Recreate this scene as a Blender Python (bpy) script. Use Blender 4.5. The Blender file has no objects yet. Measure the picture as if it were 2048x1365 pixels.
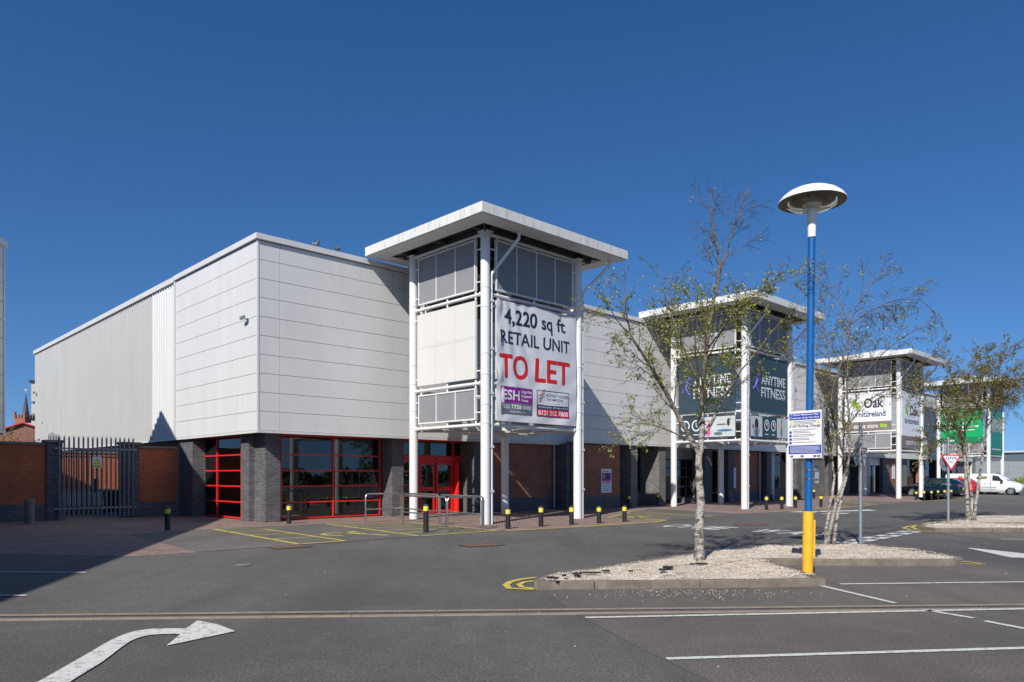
import bpy, bmesh, math, random
from mathutils import Vector, Matrix
R = math.radians
rng = random.Random(7)
S = bpy.context.scene
COL = S.collection

# ------------------------------------------------------------------ camera, sky, sun, exposure
EYE, FOC, HZ, CXP = 1.7, 1474.0, 950.0, 1024.0      # eye height, focal length / horizon / centre on a 2048 x 1365 frame
cam = bpy.data.cameras.new('camera'); camo = bpy.data.objects.new('camera', cam); COL.objects.link(camo)
camo.location = (0, 0, EYE); camo.rotation_euler = (R(90), 0, 0)
cam.sensor_width = 36; cam.lens = FOC / 2048 * 36; cam.shift_y = (HZ - 682.5) / 2048
cam.clip_start = 0.1; cam.clip_end = 3000
S.camera = camo
SUN = Vector((0.40, 1.0, -0.872)).normalized()      # the way the light travels
w = bpy.data.worlds.new('World'); S.world = w; w.use_nodes = True
nt = w.node_tree; bg = nt.nodes['Background']
sky = nt.nodes.new('ShaderNodeTexSky'); sky.sky_type = 'NISHITA'; sky.sun_disc = False
sky.sun_elevation = math.asin(-SUN.z); sky.sun_rotation = math.atan2(-SUN.x, -SUN.y)
sky.altitude = 900; sky.air_density = 1.15; sky.dust_density = 0.5; sky.ozone_density = 4.0
stc = nt.nodes.new('ShaderNodeTexCoord'); smp = nt.nodes.new('ShaderNodeMapping'); smp.inputs['Location'].default_value = (0, 0, 0.13)
nt.links.new(stc.outputs['Generated'], smp.inputs[0]); nt.links.new(smp.outputs[0], sky.inputs[0])
hs = nt.nodes.new('ShaderNodeHueSaturation'); hs.inputs['Saturation'].default_value = 1.25
hs.inputs['Hue'].default_value = 0.506; hs.inputs['Value'].default_value = 1.0
nt.links.new(sky.outputs[0], hs.inputs['Color']); nt.links.new(hs.outputs[0], bg.inputs[0])
bg.inputs[1].default_value = 0.090
sl = bpy.data.lights.new('sun', 'SUN'); sl.energy = 4.5; sl.angle = R(0.5); sl.color = (1.0, 0.95, 0.87)
so = bpy.data.objects.new('sun', sl); COL.objects.link(so)
so.rotation_euler = SUN.to_track_quat('-Z', 'Y').to_euler(); so.location = (-20, -40, 40)
S.view_settings.view_transform = 'Standard'; S.view_settings.look = 'None'
S.view_settings.exposure = 0.36; S.view_settings.gamma = 1.0
S.render.engine = 'CYCLES'
S.cycles.max_bounces = 6; S.cycles.diffuse_bounces = 3; S.cycles.transparent_max_bounces = 12

# ------------------------------------------------------------------ layout: the terrace has its own axes u (along the shopfront) and v (into the block)
TH = math.atan2(0.695, 0.719)
DR = Vector((math.cos(TH), math.sin(TH))); DL = Vector((-math.sin(TH), math.cos(TH)))
OY = 25.48; OX = (515 - CXP) / FOC * OY; OO = Vector((OX, OY))
def W(u, v): return OO + DR * u + DL * v
def UV(p): d = Vector(p[:2]) - OO; return d.dot(DR), d.dot(DL)
def U(px, v):
    k = (px - CXP) / FOC; b = OO + DL * v
    return (k * b.y - b.x) / (DR.x - k * DR.y)
def V(px, u):
    k = (px - CXP) / FOC; b = OO + DR * u
    return (k * b.y - b.x) / (DL.x - k * DL.y)
def gp(px, py, z=0.0):
    Y = (EYE - z) * FOC / (py - HZ); return Vector(((px - CXP) / FOC * Y, Y))
def at(px, py, Y): return Vector(((px - CXP) / FOC * Y, Y, EYE + (HZ - py) / FOC * Y))
def zat(py, Y): return EYE + (HZ - py) / FOC * Y

# ------------------------------------------------------------------ helpers
def tag(o, label=None, cat=None, group=None, kind=None):
    if label: o['label'] = label
    if cat: o['category'] = cat
    if group: o['group'] = group
    if kind: o['kind'] = kind
    return o
def empty(name, loc, rz=0.0, label=None, cat=None, group=None):
    o = bpy.data.objects.new(name, None); COL.objects.link(o)
    o.location = Vector((loc[0], loc[1], loc[2] if len(loc) > 2 else 0)); o.rotation_euler.z = rz
    o.empty_display_size = 0.2
    return tag(o, label, cat, group)
def kids(o): return [c for c in bpy.data.objects if c.parent == o]
def copy_tree(o, parent=None):
    c = o.copy(); COL.objects.link(c)
    if parent: c.parent = parent
    for ch in kids(o): copy_tree(ch, c)
    return c
_tc = {}
def text_geo(s, bold=0.0):
    key = (s, bold)
    if key in _tc: return _tc[key]
    c = bpy.data.curves.new('t', 'FONT'); c.body = s; c.size = 1; c.offset = bold; c.resolution_u = 3; c.fill_mode = 'FRONT'
    o = bpy.data.objects.new('t', c); COL.objects.link(o)
    dg = bpy.context.evaluated_depsgraph_get(); me = o.evaluated_get(dg).to_mesh()
    vs = [v.co.copy() for v in me.vertices]; fs = [list(p.vertices) for p in me.polygons]
    o.evaluated_get(dg).to_mesh_clear(); bpy.data.objects.remove(o); bpy.data.curves.remove(c)
    x0 = min(v.x for v in vs); x1 = max(v.x for v in vs); y0 = min(v.y for v in vs); y1 = max(v.y for v in vs)
    g = ([((v.x - x0) / (x1 - x0), (v.y - y0) / (y1 - y0)) for v in vs], fs)
    _tc[key] = g; return g
class MB:
    def __init__(s): s.v = []; s.f = []; s.m = []
    def add(s, vs, fs, m=0):
        n = len(s.v); s.v += [tuple(p) for p in vs]; s.f += [tuple(i + n for i in f) for f in fs]; s.m += [m] * len(fs); return s
    def box(s, a, b, m=0):
        x0, y0, z0 = (min(a[i], b[i]) for i in range(3)); x1, y1, z1 = (max(a[i], b[i]) for i in range(3))
        vs = [(x0,y0,z0),(x1,y0,z0),(x1,y1,z0),(x0,y1,z0),(x0,y0,z1),(x1,y0,z1),(x1,y1,z1),(x0,y1,z1)]
        return s.add(vs, [(3,2,1,0),(4,5,6,7),(0,1,5,4),(1,2,6,5),(2,3,7,6),(3,0,4,7)], m)
    def obox(s, c, ax, ay, az, m=0):
        c, ax, ay, az = map(Vector, (c, ax, ay, az)); vs = []
        for k in (-1, 1):
            for i, j in ((-1,-1),(1,-1),(1,1),(-1,1)): vs.append(c + ax*i + ay*j + az*k)
        return s.add(vs, [(3,2,1,0),(4,5,6,7),(0,1,5,4),(1,2,6,5),(2,3,7,6),(3,0,4,7)], m)
    def prism(s, poly, z0, z1, m=0, bottom=True):
        n = len(poly); a = sum(poly[i][0]*poly[(i+1)%n][1]-poly[(i+1)%n][0]*poly[i][1] for i in range(n))
        if a < 0: poly = poly[::-1]
        vs = [(p[0],p[1],z0) for p in poly] + [(p[0],p[1],z1) for p in poly]
        fs = [tuple(range(n, 2*n))] + [(i,(i+1)%n,n+(i+1)%n,n+i) for i in range(n)]
        if bottom: fs.append(tuple(range(n-1,-1,-1)))
        return s.add(vs, fs, m)
    def poly(s, pts, m=0): return s.add(pts, [tuple(range(len(pts)))], m)
    def flat(s, pts, z, m=0):
        n = len(pts); a = sum(pts[i][0]*pts[(i+1)%n][1]-pts[(i+1)%n][0]*pts[i][1] for i in range(n))
        if a < 0: pts = pts[::-1]
        return s.add([(p[0],p[1],z) for p in pts], [tuple(range(n))], m)
    def tube(s, pts, rad, n=8, m=0, caps=True):
        pts = [Vector(p) for p in pts]
        if not hasattr(rad, '__len__'): rad = [rad]*len(pts)
        base = len(s.v); ref = None
        for i, p in enumerate(pts):
            t = (pts[min(i+1,len(pts)-1)] - pts[max(i-1,0)]).normalized()
            if ref is None: ref = t.orthogonal().normalized()
            ref = (ref - t*ref.dot(t))
            ref = ref.normalized() if ref.length > 1e-6 else t.orthogonal().normalized()
            b = t.cross(ref)
            for k in range(n):
                a = 2*math.pi*k/n; s.v.append(tuple(p + (ref*math.cos(a) + b*math.sin(a))*rad[i]))
        for i in range(len(pts)-1):
            for k in range(n):
                a0 = base+i*n+k; a1 = base+i*n+(k+1)%n; s.f.append((a0,a1,a1+n,a0+n)); s.m.append(m)
        if caps:
            s.f.append(tuple(base+k for k in range(n-1,-1,-1))); s.m.append(m)
            e = base+(len(pts)-1)*n; s.f.append(tuple(e+k for k in range(n))); s.m.append(m)
        return s
    def lathe(s, prof, n=24, c=(0,0,0), m=0):
        base = len(s.v); L = len(prof)
        for r, z in prof:
            for k in range(n):
                a = 2*math.pi*k/n; s.v.append((c[0]+r*math.cos(a), c[1]+r*math.sin(a), c[2]+z))
        for i in range(L-1):
            for k in range(n):
                a0 = base+i*n+k; a1 = base+i*n+(k+1)%n; s.f.append((a0,a1,a1+n,a0+n)); s.m.append(m)
        return s
    def text(s, t, o, ax, ay, m=0, bold=0.0, wave=None):
        bold = min(bold, .026) if bold >= 0 else min(-bold, .036)
        vs, fs = text_geo(t, bold); o, ax, ay = Vector(o), Vector(ax), Vector(ay)
        return s.add([o + ax*x + ay*y for x, y in vs], fs, m)
    def build(s, name, mats, parent=None, smooth=False, bevel=0.0):
        me = bpy.data.meshes.new(name); me.from_pydata(s.v, [], s.f)
        if not isinstance(mats, (list, tuple)): mats = [mats]
        for q in mats: me.materials.append(q)
        if len(mats) > 1: me.polygons.foreach_set('material_index', s.m)
        me.validate()
        if smooth == 'auto':
            bm = bmesh.new(); bm.from_mesh(me)
            for f in bm.faces: f.smooth = True
            for e in bm.edges:
                if len(e.link_faces) == 2 and e.calc_face_angle(0) > R(35): e.smooth = False
            bm.to_mesh(me); bm.free()
        elif smooth: me.polygons.foreach_set('use_smooth', [True]*len(me.polygons))
        me.update()
        o = bpy.data.objects.new(name, me); COL.objects.link(o)
        if parent: o.parent = parent
        if bevel:
            b = o.modifiers.new('bevel', 'BEVEL'); b.width = bevel; b.segments = 2; b.limit_method = 'ANGLE'
        return o

# ------------------------------------------------------------------ materials
class NT:
    def __init__(s, name):
        s.mat = bpy.data.materials.new(name); s.mat.use_nodes = True; s.t = s.mat.node_tree
        s.p = s.t.nodes['Principled BSDF']; s.tc = None
    def n(s, typ, **kw):
        q = s.t.nodes.new('ShaderNode' + typ)
        for k, v in kw.items():
            if k in q.inputs.keys(): q.inputs[k].default_value = v
            else: setattr(q, k, v)
        return q
    def l(s, a, b): s.t.links.new(a, b)
    def co(s, scale=(1,1,1), rot=(0,0,0), src='Object'):
        if not s.tc: s.tc = s.n('TexCoord')
        mp = s.n('Mapping'); mp.inputs['Scale'].default_value = scale; mp.inputs['Rotation'].default_value = rot
        s.l(s.tc.outputs[src], mp.inputs[0]); return mp.outputs[0]
    def noise(s, scale, detail=4, vec=None, rough=0.55):
        q = s.n('TexNoise', Scale=scale, Detail=detail, Roughness=rough)
        if vec is not None: s.l(vec, q.inputs['Vector'])
        else: s.l(s.co(), q.inputs['Vector'])
        return q.outputs['Fac']
    def ramp(s, fac, stops):
        q = s.n('ValToRGB'); e = q.color_ramp.elements
        while len(e) < len(stops): e.new(0.5)
        for el, (pos, c) in zip(e, stops):
            el.position = pos; el.color = (c, c, c, 1) if not hasattr(c, '__len__') else (*c, 1)
        s.l(fac, q.inputs[0]); return q.outputs[0]
    def mix(s, fac, a, b, mode='MIX'):
        q = s.n('Mix', data_type='RGBA', blend_type=mode)
        for i, x in ((0, fac), (6, a), (7, b)):
            if hasattr(x, 'links') or hasattr(x, 'is_linked'): s.l(x, q.inputs[i])
            elif i == 0: q.inputs[0].default_value = x
            else: q.inputs[i].default_value = (*x, 1)
        return q.outputs[2]
    def bump(s, h, strength=0.3, dist=0.01):
        q = s.n('Bump', Strength=strength, Distance=dist); s.l(h, q.inputs['Height']); s.l(q.outputs[0], s.p.inputs['Normal'])
def mul(c, k): return tuple(min(1, x*k) for x in c)
def pm(name, c, rough=0.6, metal=0.0, var=0.12, vs=2.0, bump=0.0, bs=60.0, stretch=(1,1,1), dirt=0.0, dirtc=(0.12,0.11,0.09)):
    g = NT(name)
    base = g.mix(g.ramp(g.noise(vs, 5, g.co(stretch)), [(0.3, 0.0), (0.7, 1.0)]), mul(c, 1-var), mul(c, 1+var*0.6))
    if dirt:
        f = g.ramp(g.noise(vs*1.7, 8, g.co(stretch), 0.7), [(0.52, 0.0), (0.78, dirt)])
        base = g.mix(f, base, dirtc)
    g.l(base, g.p.inputs['Base Color'])
    g.p.inputs['Roughness'].default_value = rough; g.p.inputs['Metallic'].default_value = metal
    if bump: g.bump(g.noise(bs, 3), bump)
    return g.mat
def brick(name, a, b, mortar, off=0.0):
    g = NT(name); t = g.n('TexCoord'); sx = g.n('SeparateXYZ'); g.l(t.outputs['Object'], sx.inputs[0])
    ad = g.n('Math', operation='ADD'); g.l(sx.outputs[0], ad.inputs[0]); g.l(sx.outputs[1], ad.inputs[1])
    cx = g.n('CombineXYZ'); g.l(ad.outputs[0], cx.inputs[0]); g.l(sx.outputs[2], cx.inputs[1])
    q = g.n('TexBrick', Scale=1.0); q.inputs['Mortar Size'].default_value = 0.006; q.inputs['Mortar Smooth'].default_value = 0.2
    q.inputs['Brick Width'].default_value = 0.225; q.inputs['Row Height'].default_value = 0.075; q.inputs['Bias'].default_value = 0.0
    q.inputs['Color1'].default_value = (*a, 1); q.inputs['Color2'].default_value = (*b, 1); q.inputs['Mortar'].default_value = (*mortar, 1)
    g.l(cx.outputs[0], q.inputs['Vector'])
    f = g.ramp(g.noise(1.3, 6), [(0.35, 0.82), (0.7, 1.12)])
    g.l(g.mix(1.0, q.outputs['Color'], f, 'MULTIPLY'), g.p.inputs['Base Color'])
    g.p.inputs['Roughness'].default_value = 0.8; 
    iv = g.n('Math', operation='SUBTRACT'); iv.inputs[0].default_value = 1; g.l(q.outputs['Fac'], iv.inputs[1]); g.bump(iv.outputs[0], 0.5, 0.006)
    return g.mat
def asphalt(name, c, speck=0.3, patch=0.22):
    g = NT(name)
    big = g.ramp(g.noise(0.22, 4), [(0.3, 1-patch), (0.72, 1+patch)])
    mid = g.ramp(g.noise(2.4, 5, g.co((1, 1, 1)), 0.65), [(0.3, 0.88), (0.7, 1.1)])
    fin = g.ramp(g.noise(42, 3), [(0.30, 0.5), (0.5, 0.95), (0.62, 1.15), (0.72, 1.6+speck*2)])
    col = g.mix(1.0, g.mix(1.0, mul(c, 1.0), big, 'MULTIPLY'), mid, 'MULTIPLY')
    lt_ = g.ramp(g.noise(0.45, 4, g.co((1, .6, 1), (0,0,.4)), .6), [(0.52, 0.0), (0.7, 0.35)])
    col = g.mix(lt_, col, mul(c, 1.45))
    col = g.mix(1.0, col, fin, 'MULTIPLY')
    # loose pale chippings
    vo = g.n('TexVoronoi', Scale=9.0); g.l(g.co(), vo.inputs['Vector'])
    sp = g.ramp(vo.outputs['Distance'], [(0.035, 1.0), (0.06, 0.0)])
    gate = g.ramp(g.noise(3.1, 2), [(0.55, 0.0), (0.68, 0.75)])
    f = g.n('Math', operation='MULTIPLY'); g.l(sp, f.inputs[0]); g.l(gate, f.inputs[1])
    col = g.mix(f.outputs[0], col, (0.32, 0.30, 0.27))
    tt = g.ramp(g.noise(1.1, 3, g.co((1.0, 0.10, 1), (0, 0, R(-14)))), [(0.47, 0.0), (0.66, 0.55)])
    col = g.mix(tt, col, mul(c, 0.66))
    # drips and oily marks
    st = g.ramp(g.noise(0.9, 7, g.co((1, 0.35, 1), (0, 0, R(20))), 0.7), [(0.60, 0.0), (0.72, 0.35)])
    col = g.mix(st, col, mul(c, 0.55))
    g.l(col, g.p.inputs['Base Color']); g.p.inputs['Roughness'].default_value = 0.85
    g.bump(g.noise(90, 3), 0.55, 0.006); return g.mat
def paint(name, c, under, wear=0.35):
    g = NT(name)
    f = g.ramp(g.noise(11, 9, g.co(), 0.78), [(0.52, 0.0), (0.60, wear)])
    f2 = g.ramp(g.noise(120, 2), [(0.55, 0.0), (0.7, wear)])
    col = g.mix(f, c, under); col = g.mix(f2, col, under)
    g.l(col, g.p.inputs['Base Color']); g.p.inputs['Roughness'].default_value = 0.7; g.bump(g.noise(90, 3), 0.35, 0.004); return g.mat
M = {}
M['clad'] = pm('white_cladding', (0.62,0.62,0.61), 0.42, 0, 0.04, 0.9, stretch=(1.3,1.3,0.25), dirt=0.24, dirtc=(0.38,0.36,0.30), bump=.12, bs=1.1)
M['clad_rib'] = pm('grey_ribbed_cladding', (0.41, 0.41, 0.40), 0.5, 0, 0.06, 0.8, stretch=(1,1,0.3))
M['clad_back'] = pm('joint_dark', (0.24, 0.235, 0.21), 0.8)
M['coping'] = pm('white_coping', (0.60, 0.60, 0.59), 0.45, 0, 0.06, 1.2, stretch=(1,1,3), dirt=0.18, dirtc=(0.3,0.28,0.22))
M['fascia'] = pm('roof_fascia_white', (0.66, 0.66, 0.63), 0.5, 0, 0.06, 2.0, stretch=(2.2,2.2,0.5), dirt=0.8, dirtc=(0.17,0.16,0.13))
M['steel'] = pm('white_painted_steel', (0.70, 0.70, 0.69), 0.35, 0, 0.05, 1.5, stretch=(2,2,0.5), dirt=0.18, dirtc=(0.35,0.33,0.28))
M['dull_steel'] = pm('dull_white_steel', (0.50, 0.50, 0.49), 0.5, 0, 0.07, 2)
M['mesh'] = pm('grey_mesh_screen', (0.23, 0.235, 0.25), 0.7, 0, 0.08, 1.2, bump=0.3, bs=160)
M['white_panel'] = pm('blank_white_panel', (0.62, 0.61, 0.58), 0.5, 0, 0.03, 1)
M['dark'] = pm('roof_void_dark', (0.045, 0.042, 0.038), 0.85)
M['roof'] = pm('grey_roof_sheet', (0.3, 0.3, 0.3), 0.7)
M['blueb'] = brick('dark_blue_brick', (0.060,0.062,0.072), (0.11,0.11,0.118), (0.22,0.20,0.18))
M['greyb'] = brick('grey_brick', (0.10,0.098,0.096), (0.165,0.158,0.15), (0.24,0.22,0.20))
M['redb'] = brick('red_brick', (0.27,0.085,0.045), (0.34,0.115,0.06), (0.22,0.17,0.13))
M['orangeb'] = brick('orange_brick', (0.44,0.10,0.035), (0.52,0.14,0.05), (0.24,0.13,0.08))
M['cap'] = pm('concrete_cap', (0.19,0.175,0.15), 0.85, 0, 0.25, 4, bump=0.3)
M['conc'] = pm('worn_concrete', (0.20,0.185,0.155), 0.9, 0, 0.3, 6, bump=0.5, bs=80)
M['redframe'] = pm('red_window_frame', (0.72,0.022,0.016), 0.35, 0, 0.05, 1)
M['darkframe'] = pm('dark_window_frame', (0.035,0.037,0.04), 0.4)
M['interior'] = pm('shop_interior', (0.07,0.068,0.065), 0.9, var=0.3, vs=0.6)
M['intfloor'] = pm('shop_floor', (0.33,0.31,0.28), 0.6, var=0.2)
def glass(name, tint=(0.55,0.6,0.6), ior=1.5, extra=0.03):
    g = NT(name); g.t.nodes.remove(g.p)
    tr = g.n('BsdfTransparent'); tr.inputs[0].default_value = (*tint, 1)
    gl = g.n('BsdfGlossy', Roughness=0.01); gl.inputs[0].default_value = (0.95, 0.97, 1, 1)
    fr = g.n('Fresnel', IOR=ior); ad = g.n('Math', operation='ADD'); g.l(fr.outputs[0], ad.inputs[0]); ad.inputs[1].default_value = extra
    mx = g.n('MixShader'); g.l(ad.outputs[0], mx.inputs[0]); g.l(tr.outputs[0], mx.inputs[1]); g.l(gl.outputs[0], mx.inputs[2])
    g.l(mx.outputs[0], g.t.nodes['Material Output'].inputs[0]); return g.mat
M['glass'] = glass('window_glass')
M['blackglass'] = pm('vehicle_glass', (0.035,0.042,0.042), 0.04, 0, 0.5, 4)
M['transom'] = pm('grey_green_spandrel', (0.22,0.25,0.23), 0.3)
M['asph'] = asphalt('dark_asphalt', (0.101,0.095,0.087), .35, .26)
M['asph_old'] = asphalt('old_asphalt', (0.122,0.107,0.091), 0.5, 0.24)
M['asph_mid'] = asphalt('worn_bay_asphalt', (0.125,0.115,0.10), 0.3, 0.15)
M['land'] = pm('distant_ground', (0.12,0.12,0.10), 0.9, var=0.3, vs=0.2)
def paving():
    g = NT('red_block_paving')
    q = g.n('TexBrick', Scale=1.0); q.inputs['Mortar Size'].default_value = 0.008; q.inputs['Brick Width'].default_value = 0.2; q.inputs['Row Height'].default_value = 0.1
    q.inputs['Color1'].default_value = (0.235,0.155,0.13,1); q.inputs['Color2'].default_value = (0.32,0.22,0.185,1); q.inputs['Mortar'].default_value = (0.06,0.05,0.045,1)
    g.l(g.co((1,1,1), (0,0,R(44+45))), q.inputs['Vector'])
    f = g.ramp(g.noise(0.8, 7, None, 0.7), [(0.3, 0.7), (0.7, 1.15)])
    g.l(g.mix(1.0, q.outputs['Color'], f, 'MULTIPLY'), g.p.inputs['Base Color']); g.p.inputs['Roughness'].default_value = 0.85
    iv = g.n('Math', operation='SUBTRACT'); iv.inputs[0].default_value = 1; g.l(q.outputs['Fac'], iv.inputs[1]); g.bump(iv.outputs[0], 0.5, 0.006); return g.mat
M['paving'] = paving()
M['yellowline'] = paint('yellow_road_paint', (0.60,0.47,0.07), (0.13,0.12,0.10), 0.6)
M['whiteline'] = paint('white_road_paint', (0.62,0.62,0.58), (0.15,0.145,0.14), 0.7)
M['kerb'] = pm('concrete_kerb', (0.185,0.155,0.125), 0.9, 0, 0.32, 4, bump=0.6, bs=60, dirt=0.7, dirtc=(0.09,0.08,0.07))
M['drain_conc'] = pm('drain_concrete', (0.27,0.22,0.17), 0.85, 0, 0.2, 5, bump=0.3)
M['iron'] = pm('rusty_iron', (0.075,0.065,0.06), 0.7, 0.3, 0.4, 8)
M['rust'] = pm('rusty_cover', (0.17,0.09,0.055), 0.85, 0.1, 0.3, 9)
M['black'] = pm('black_plastic', (0.014,0.014,0.015), 0.45, 0, 0.2, 8, dirt=0.25, dirtc=(0.08,0.08,0.075))
M['bandyellow'] = pm('yellow_band', (0.72,0.60,0.06), 0.5, 0, 0.08, 8)
M['inox'] = pm('brushed_steel', (0.52,0.51,0.49), 0.28, 0.95, 0.1, 4)
M['galv'] = pm('galvanised_steel', (0.30,0.34,0.38), 0.5, 0.55, 0.15, 5)
M['galvdark'] = pm('weathered_galvanised', (0.23,0.25,0.28), 0.6, 0.4, 0.2, 6)
M['lampblue'] = pm('blue_post_paint', (0.006,0.10,0.33), 0.35, 0, 0.12, 3, dirt=0.55, dirtc=(0.04,0.09,0.17))
M['lampyellow'] = pm('yellow_sleeve_paint', (0.78,0.41,0.02), 0.5, 0, 0.14, 5, dirt=0.65, dirtc=(0.30,0.19,0.06), bump=.2, bs=25)
M['lampwhite'] = pm('lamp_white', (0.80,0.79,0.76), 0.35, 0, 0.03, 3)
M['lampinner'] = pm('lamp_underside', (0.23,0.215,0.18), 0.35, 0.2, 0.4, 6)
M['signwhite'] = pm('sign_white', (0.72,0.73,0.75), 0.4, 0, 0.02, 2)
M['signblue'] = pm('sign_blue', (0.025,0.06,0.36), 0.4, 0, 0.03, 2)
M['signtext'] = pm('sign_text_dark', (0.03,0.03,0.05), 0.5)
M['signred'] = pm('sign_red', (0.55,0.012,0.02), 0.4)
M['fadedred'] = pm('faded_sign_red', (0.36,0.07,0.05), 0.5)
M['signyellow'] = pm('sign_yellow', (0.78,0.68,0.02), 0.45)
M['banner'] = pm('banner_vinyl', (0.62,0.63,0.66), 0.55, 0, 0.04, 1.5)
M['bannerred'] = pm('banner_red', (0.62,0.012,0.014), 0.5)
M['bannernavy'] = pm('banner_navy', (0.02,0.025,0.045), 0.5)
M['purple'] = pm('banner_purple', (0.20,0.012,0.22), 0.5)
M['bgrey'] = pm('banner_grey', (0.13,0.15,0.17), 0.5)
M['rnavy'] = pm('banner_blue', (0.01,0.035,0.13), 0.5)
M['teal'] = pm('dark_teal_sign', (0.028,0.056,0.070), 0.45)
M['logopurple'] = pm('purple_logo', (0.15,0.12,0.55), 0.5)
M['brown'] = pm('brown_sign', (0.20,0.165,0.145), 0.5)
M['leafgreen'] = pm('leaf_logo_green', (0.30,0.48,0.05), 0.5)
M['green'] = pm('bright_green_sign', (0.0,0.33,0.10), 0.45)
M['greend'] = pm('deep_green_sign', (0.0,0.20,0.085), 0.45)
M['greent'] = pm('teal_green_sign', (0.01,0.22,0.16), 0.45)
M['pink'] = pm('print_pink', (0.75,0.08,0.30), 0.5)
M['skin'] = pm('print_skin', (0.45,0.22,0.13), 0.5)
M['hair'] = pm('print_dark_hair', (0.04,0.022,0.015), 0.5)
M['printblue'] = pm('print_blue', (0.05,0.16,0.32), 0.5)
M['printpale'] = pm('print_pale', (0.50,0.54,0.55), 0.5)
# ------------------------------------------------------------------ ground, roads and paving (sheets 4 mm apart)
def struct(name, pts, z, m):
    return tag(MB().flat([tuple(p)[:2] for p in pts], z, 0).build(name, m), kind='structure')
struct('ground', [(-900,-900),(900,-900),(900,1500),(-900,1500)], -0.012, M['land'])
struct('road', [(-60,-30),(120,-30),(150,90),(60,110),(-60,40)], -0.004, M['asph'])
P = lambda L: [gp(*q) for q in L]
struct('car_park', P([(1085,1182),(1097,1188),(1153,1229),(1205,1256),(1262,1286),(1332,1321),(1425,1365),(1750,1530)]) + [Vector((30,2)),Vector((40,14))] + P([(2048,1150),(1925,1124),(1700,1104)]), 0.0, M['asph_old'])
struct('far_car_park', P([(1846,1002.7),(2048,1010),(2250,1019)]) + [Vector((120,50)), Vector((120,130)), Vector((30,130)), W(70,2)], 0.0, M['asph_mid'])
struct('side_car_park', P([(1850,1064),(2048,1085),(2700,1155)]) + [Vector((60,24))] + P([(2300,1062)]), 0.0, M['asph_old'])
edge = P([(265,1113),(396,1105),(545,1094),(690,1084),(808,1075),(994,1063),(1160,1054.7),(1310,1045),(1332,1041),(1431,1034),(1488,1027.7),(1544,1024.6),(1648,1018.5),(1704,1014.8),(1754,1010.3),(1809,1004.8),(1846,1003),(1932,997)])
struct('paving', [Vector((-26,20.4))] + P([(0,1108)]) + edge + [W(70,9), W(-9,9), Vector((-26,24))], 0.0, M['paving'])
bay = struct('parking_bay_surface', P([(258,1069.6),(330,1064),(425,1058),(560,1052),(652,1047.5),(823,1045.3),(994,1061.5),(994,1063),(808,1075),(690,1084),(545,1094),(396,1105)]), 0.004, M['asph_mid'])
struct('parking_bay_surface', P([(1205,1038),(1262,1024.5),(1304,1017),(1488,1027.7),(1431,1034),(1332,1041),(1280,1040)]), 0.004, M['asph_mid'])
struct('parking_bay_surface', P([(1655,1008),(1680,1000.6),(1809,1004.6),(1754,1010.1),(1704,1014.6),(1680,1014)]), 0.004, M['asph_mid'])
def line(mb, a, b, wd, z=0.008, m=0):
    a, b = Vector(a[:2]), Vector(b[:2]); d = (b - a).normalized(); n = Vector((-d.y, d.x)) * wd / 2
    k = max(1, int((b - a).length / 1.5)); 
    return mb.add([(*(a - n), z), (*(b - n), z), (*(b + n), z), (*(a + n), z)], [(0,1,2,3)], m)
def marking(name, mb, m, label, cat='road marking', group=None):
    return tag(mb.build(name, m), kind='structure')
white = MB()
for a, b, wd in (((1680,1169.3),(2300,1162),0.09),((1171,1236.6),(2500,1210),0.085),((1332.6,1319),(2500,1284),0.085),
                 ((1642,1172.6),(1789.6,1207.4),0.09),((1847,1220.7),(1947,1237.6),0.09),((1970,1243.5),(2060,1260.5),0.09),
                 ((-400,1142),(171,1146),0.09),((-400,1190),(54,1192),0.09),((2002,1079),(2200,1080.5),0.1),
                 ((1304,1017),(1488,1027.7),0.1),((1682,1000.8),(1800,1004.6),0.12),((1690,1004),(1780,1008),0.1)):
    line(white, gp(*a), gp(*b), wd)
marking('parking_line', white, M['whiteline'], None)
def spl(P_, k=6):
    out = []
    for i in range(len(P_)-1):
        a, b, c, d = P_[max(i-1,0)], P_[i], P_[i+1], P_[min(i+2,len(P_)-1)]
        for t in [j/k for j in range(k)]: out.append(tuple(.5*((2*b[q])+(c[q]-a[q])*t+(2*a[q]-5*b[q]+4*c[q]-d[q])*t*t+(3*b[q]-a[q]-3*c[q]+d[q])*t**3) for q in (0,1)))
    return out+[P_[-1]]
top_ = spl([tuple(gp(*q)) for q in [(20,1397),(77,1365),(170,1312),(224,1281),(262,1266),(297,1260),(330,1258.5),(372,1258.5)]])
bot_ = spl([tuple(gp(*q)) for q in [(361,1270),(322,1270),(288,1274),(256,1287),(205,1325),(141,1365),(100,1397)]])
head_ = [tuple(gp(*q)) for q in [(395,1242.5),(436,1250.5),(471,1264),(333,1293)]]
mb = MB().flat(top_ + head_ + bot_, 0.008)
marking('turn_arrow', mb, M['whiteline'], None)
mb = MB().flat([tuple(gp(*q)) for q in [(1935,1097.3),(1941,1097),(1990,1101.8),(2048,1108),(2110,1116),(2110,1121),(2048,1116.8),(2020,1116)]], 0.008)
marking('turn_arrow', mb, M['whiteline'], None)
mb = MB().flat([tuple(gp(*q)) for q in [(1640,1022.5),(1700,1021.4),(1738,1019.8),(1754,1022),(1712,1023),(1640,1024.5)]], 0.008)
mb.flat([tuple(gp(*q)) for q in [(1574,1024.8),(1596,1023.4),(1640,1023.2),(1630,1026)]], 0.008)
mb.flat([tuple(gp(*q)) for q in [(1634,1028.2),(1660,1027),(1702,1026.8),(1690,1028.6)]], 0.008)
marking('turn_arrow', mb, M['whiteline'], None)
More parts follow.
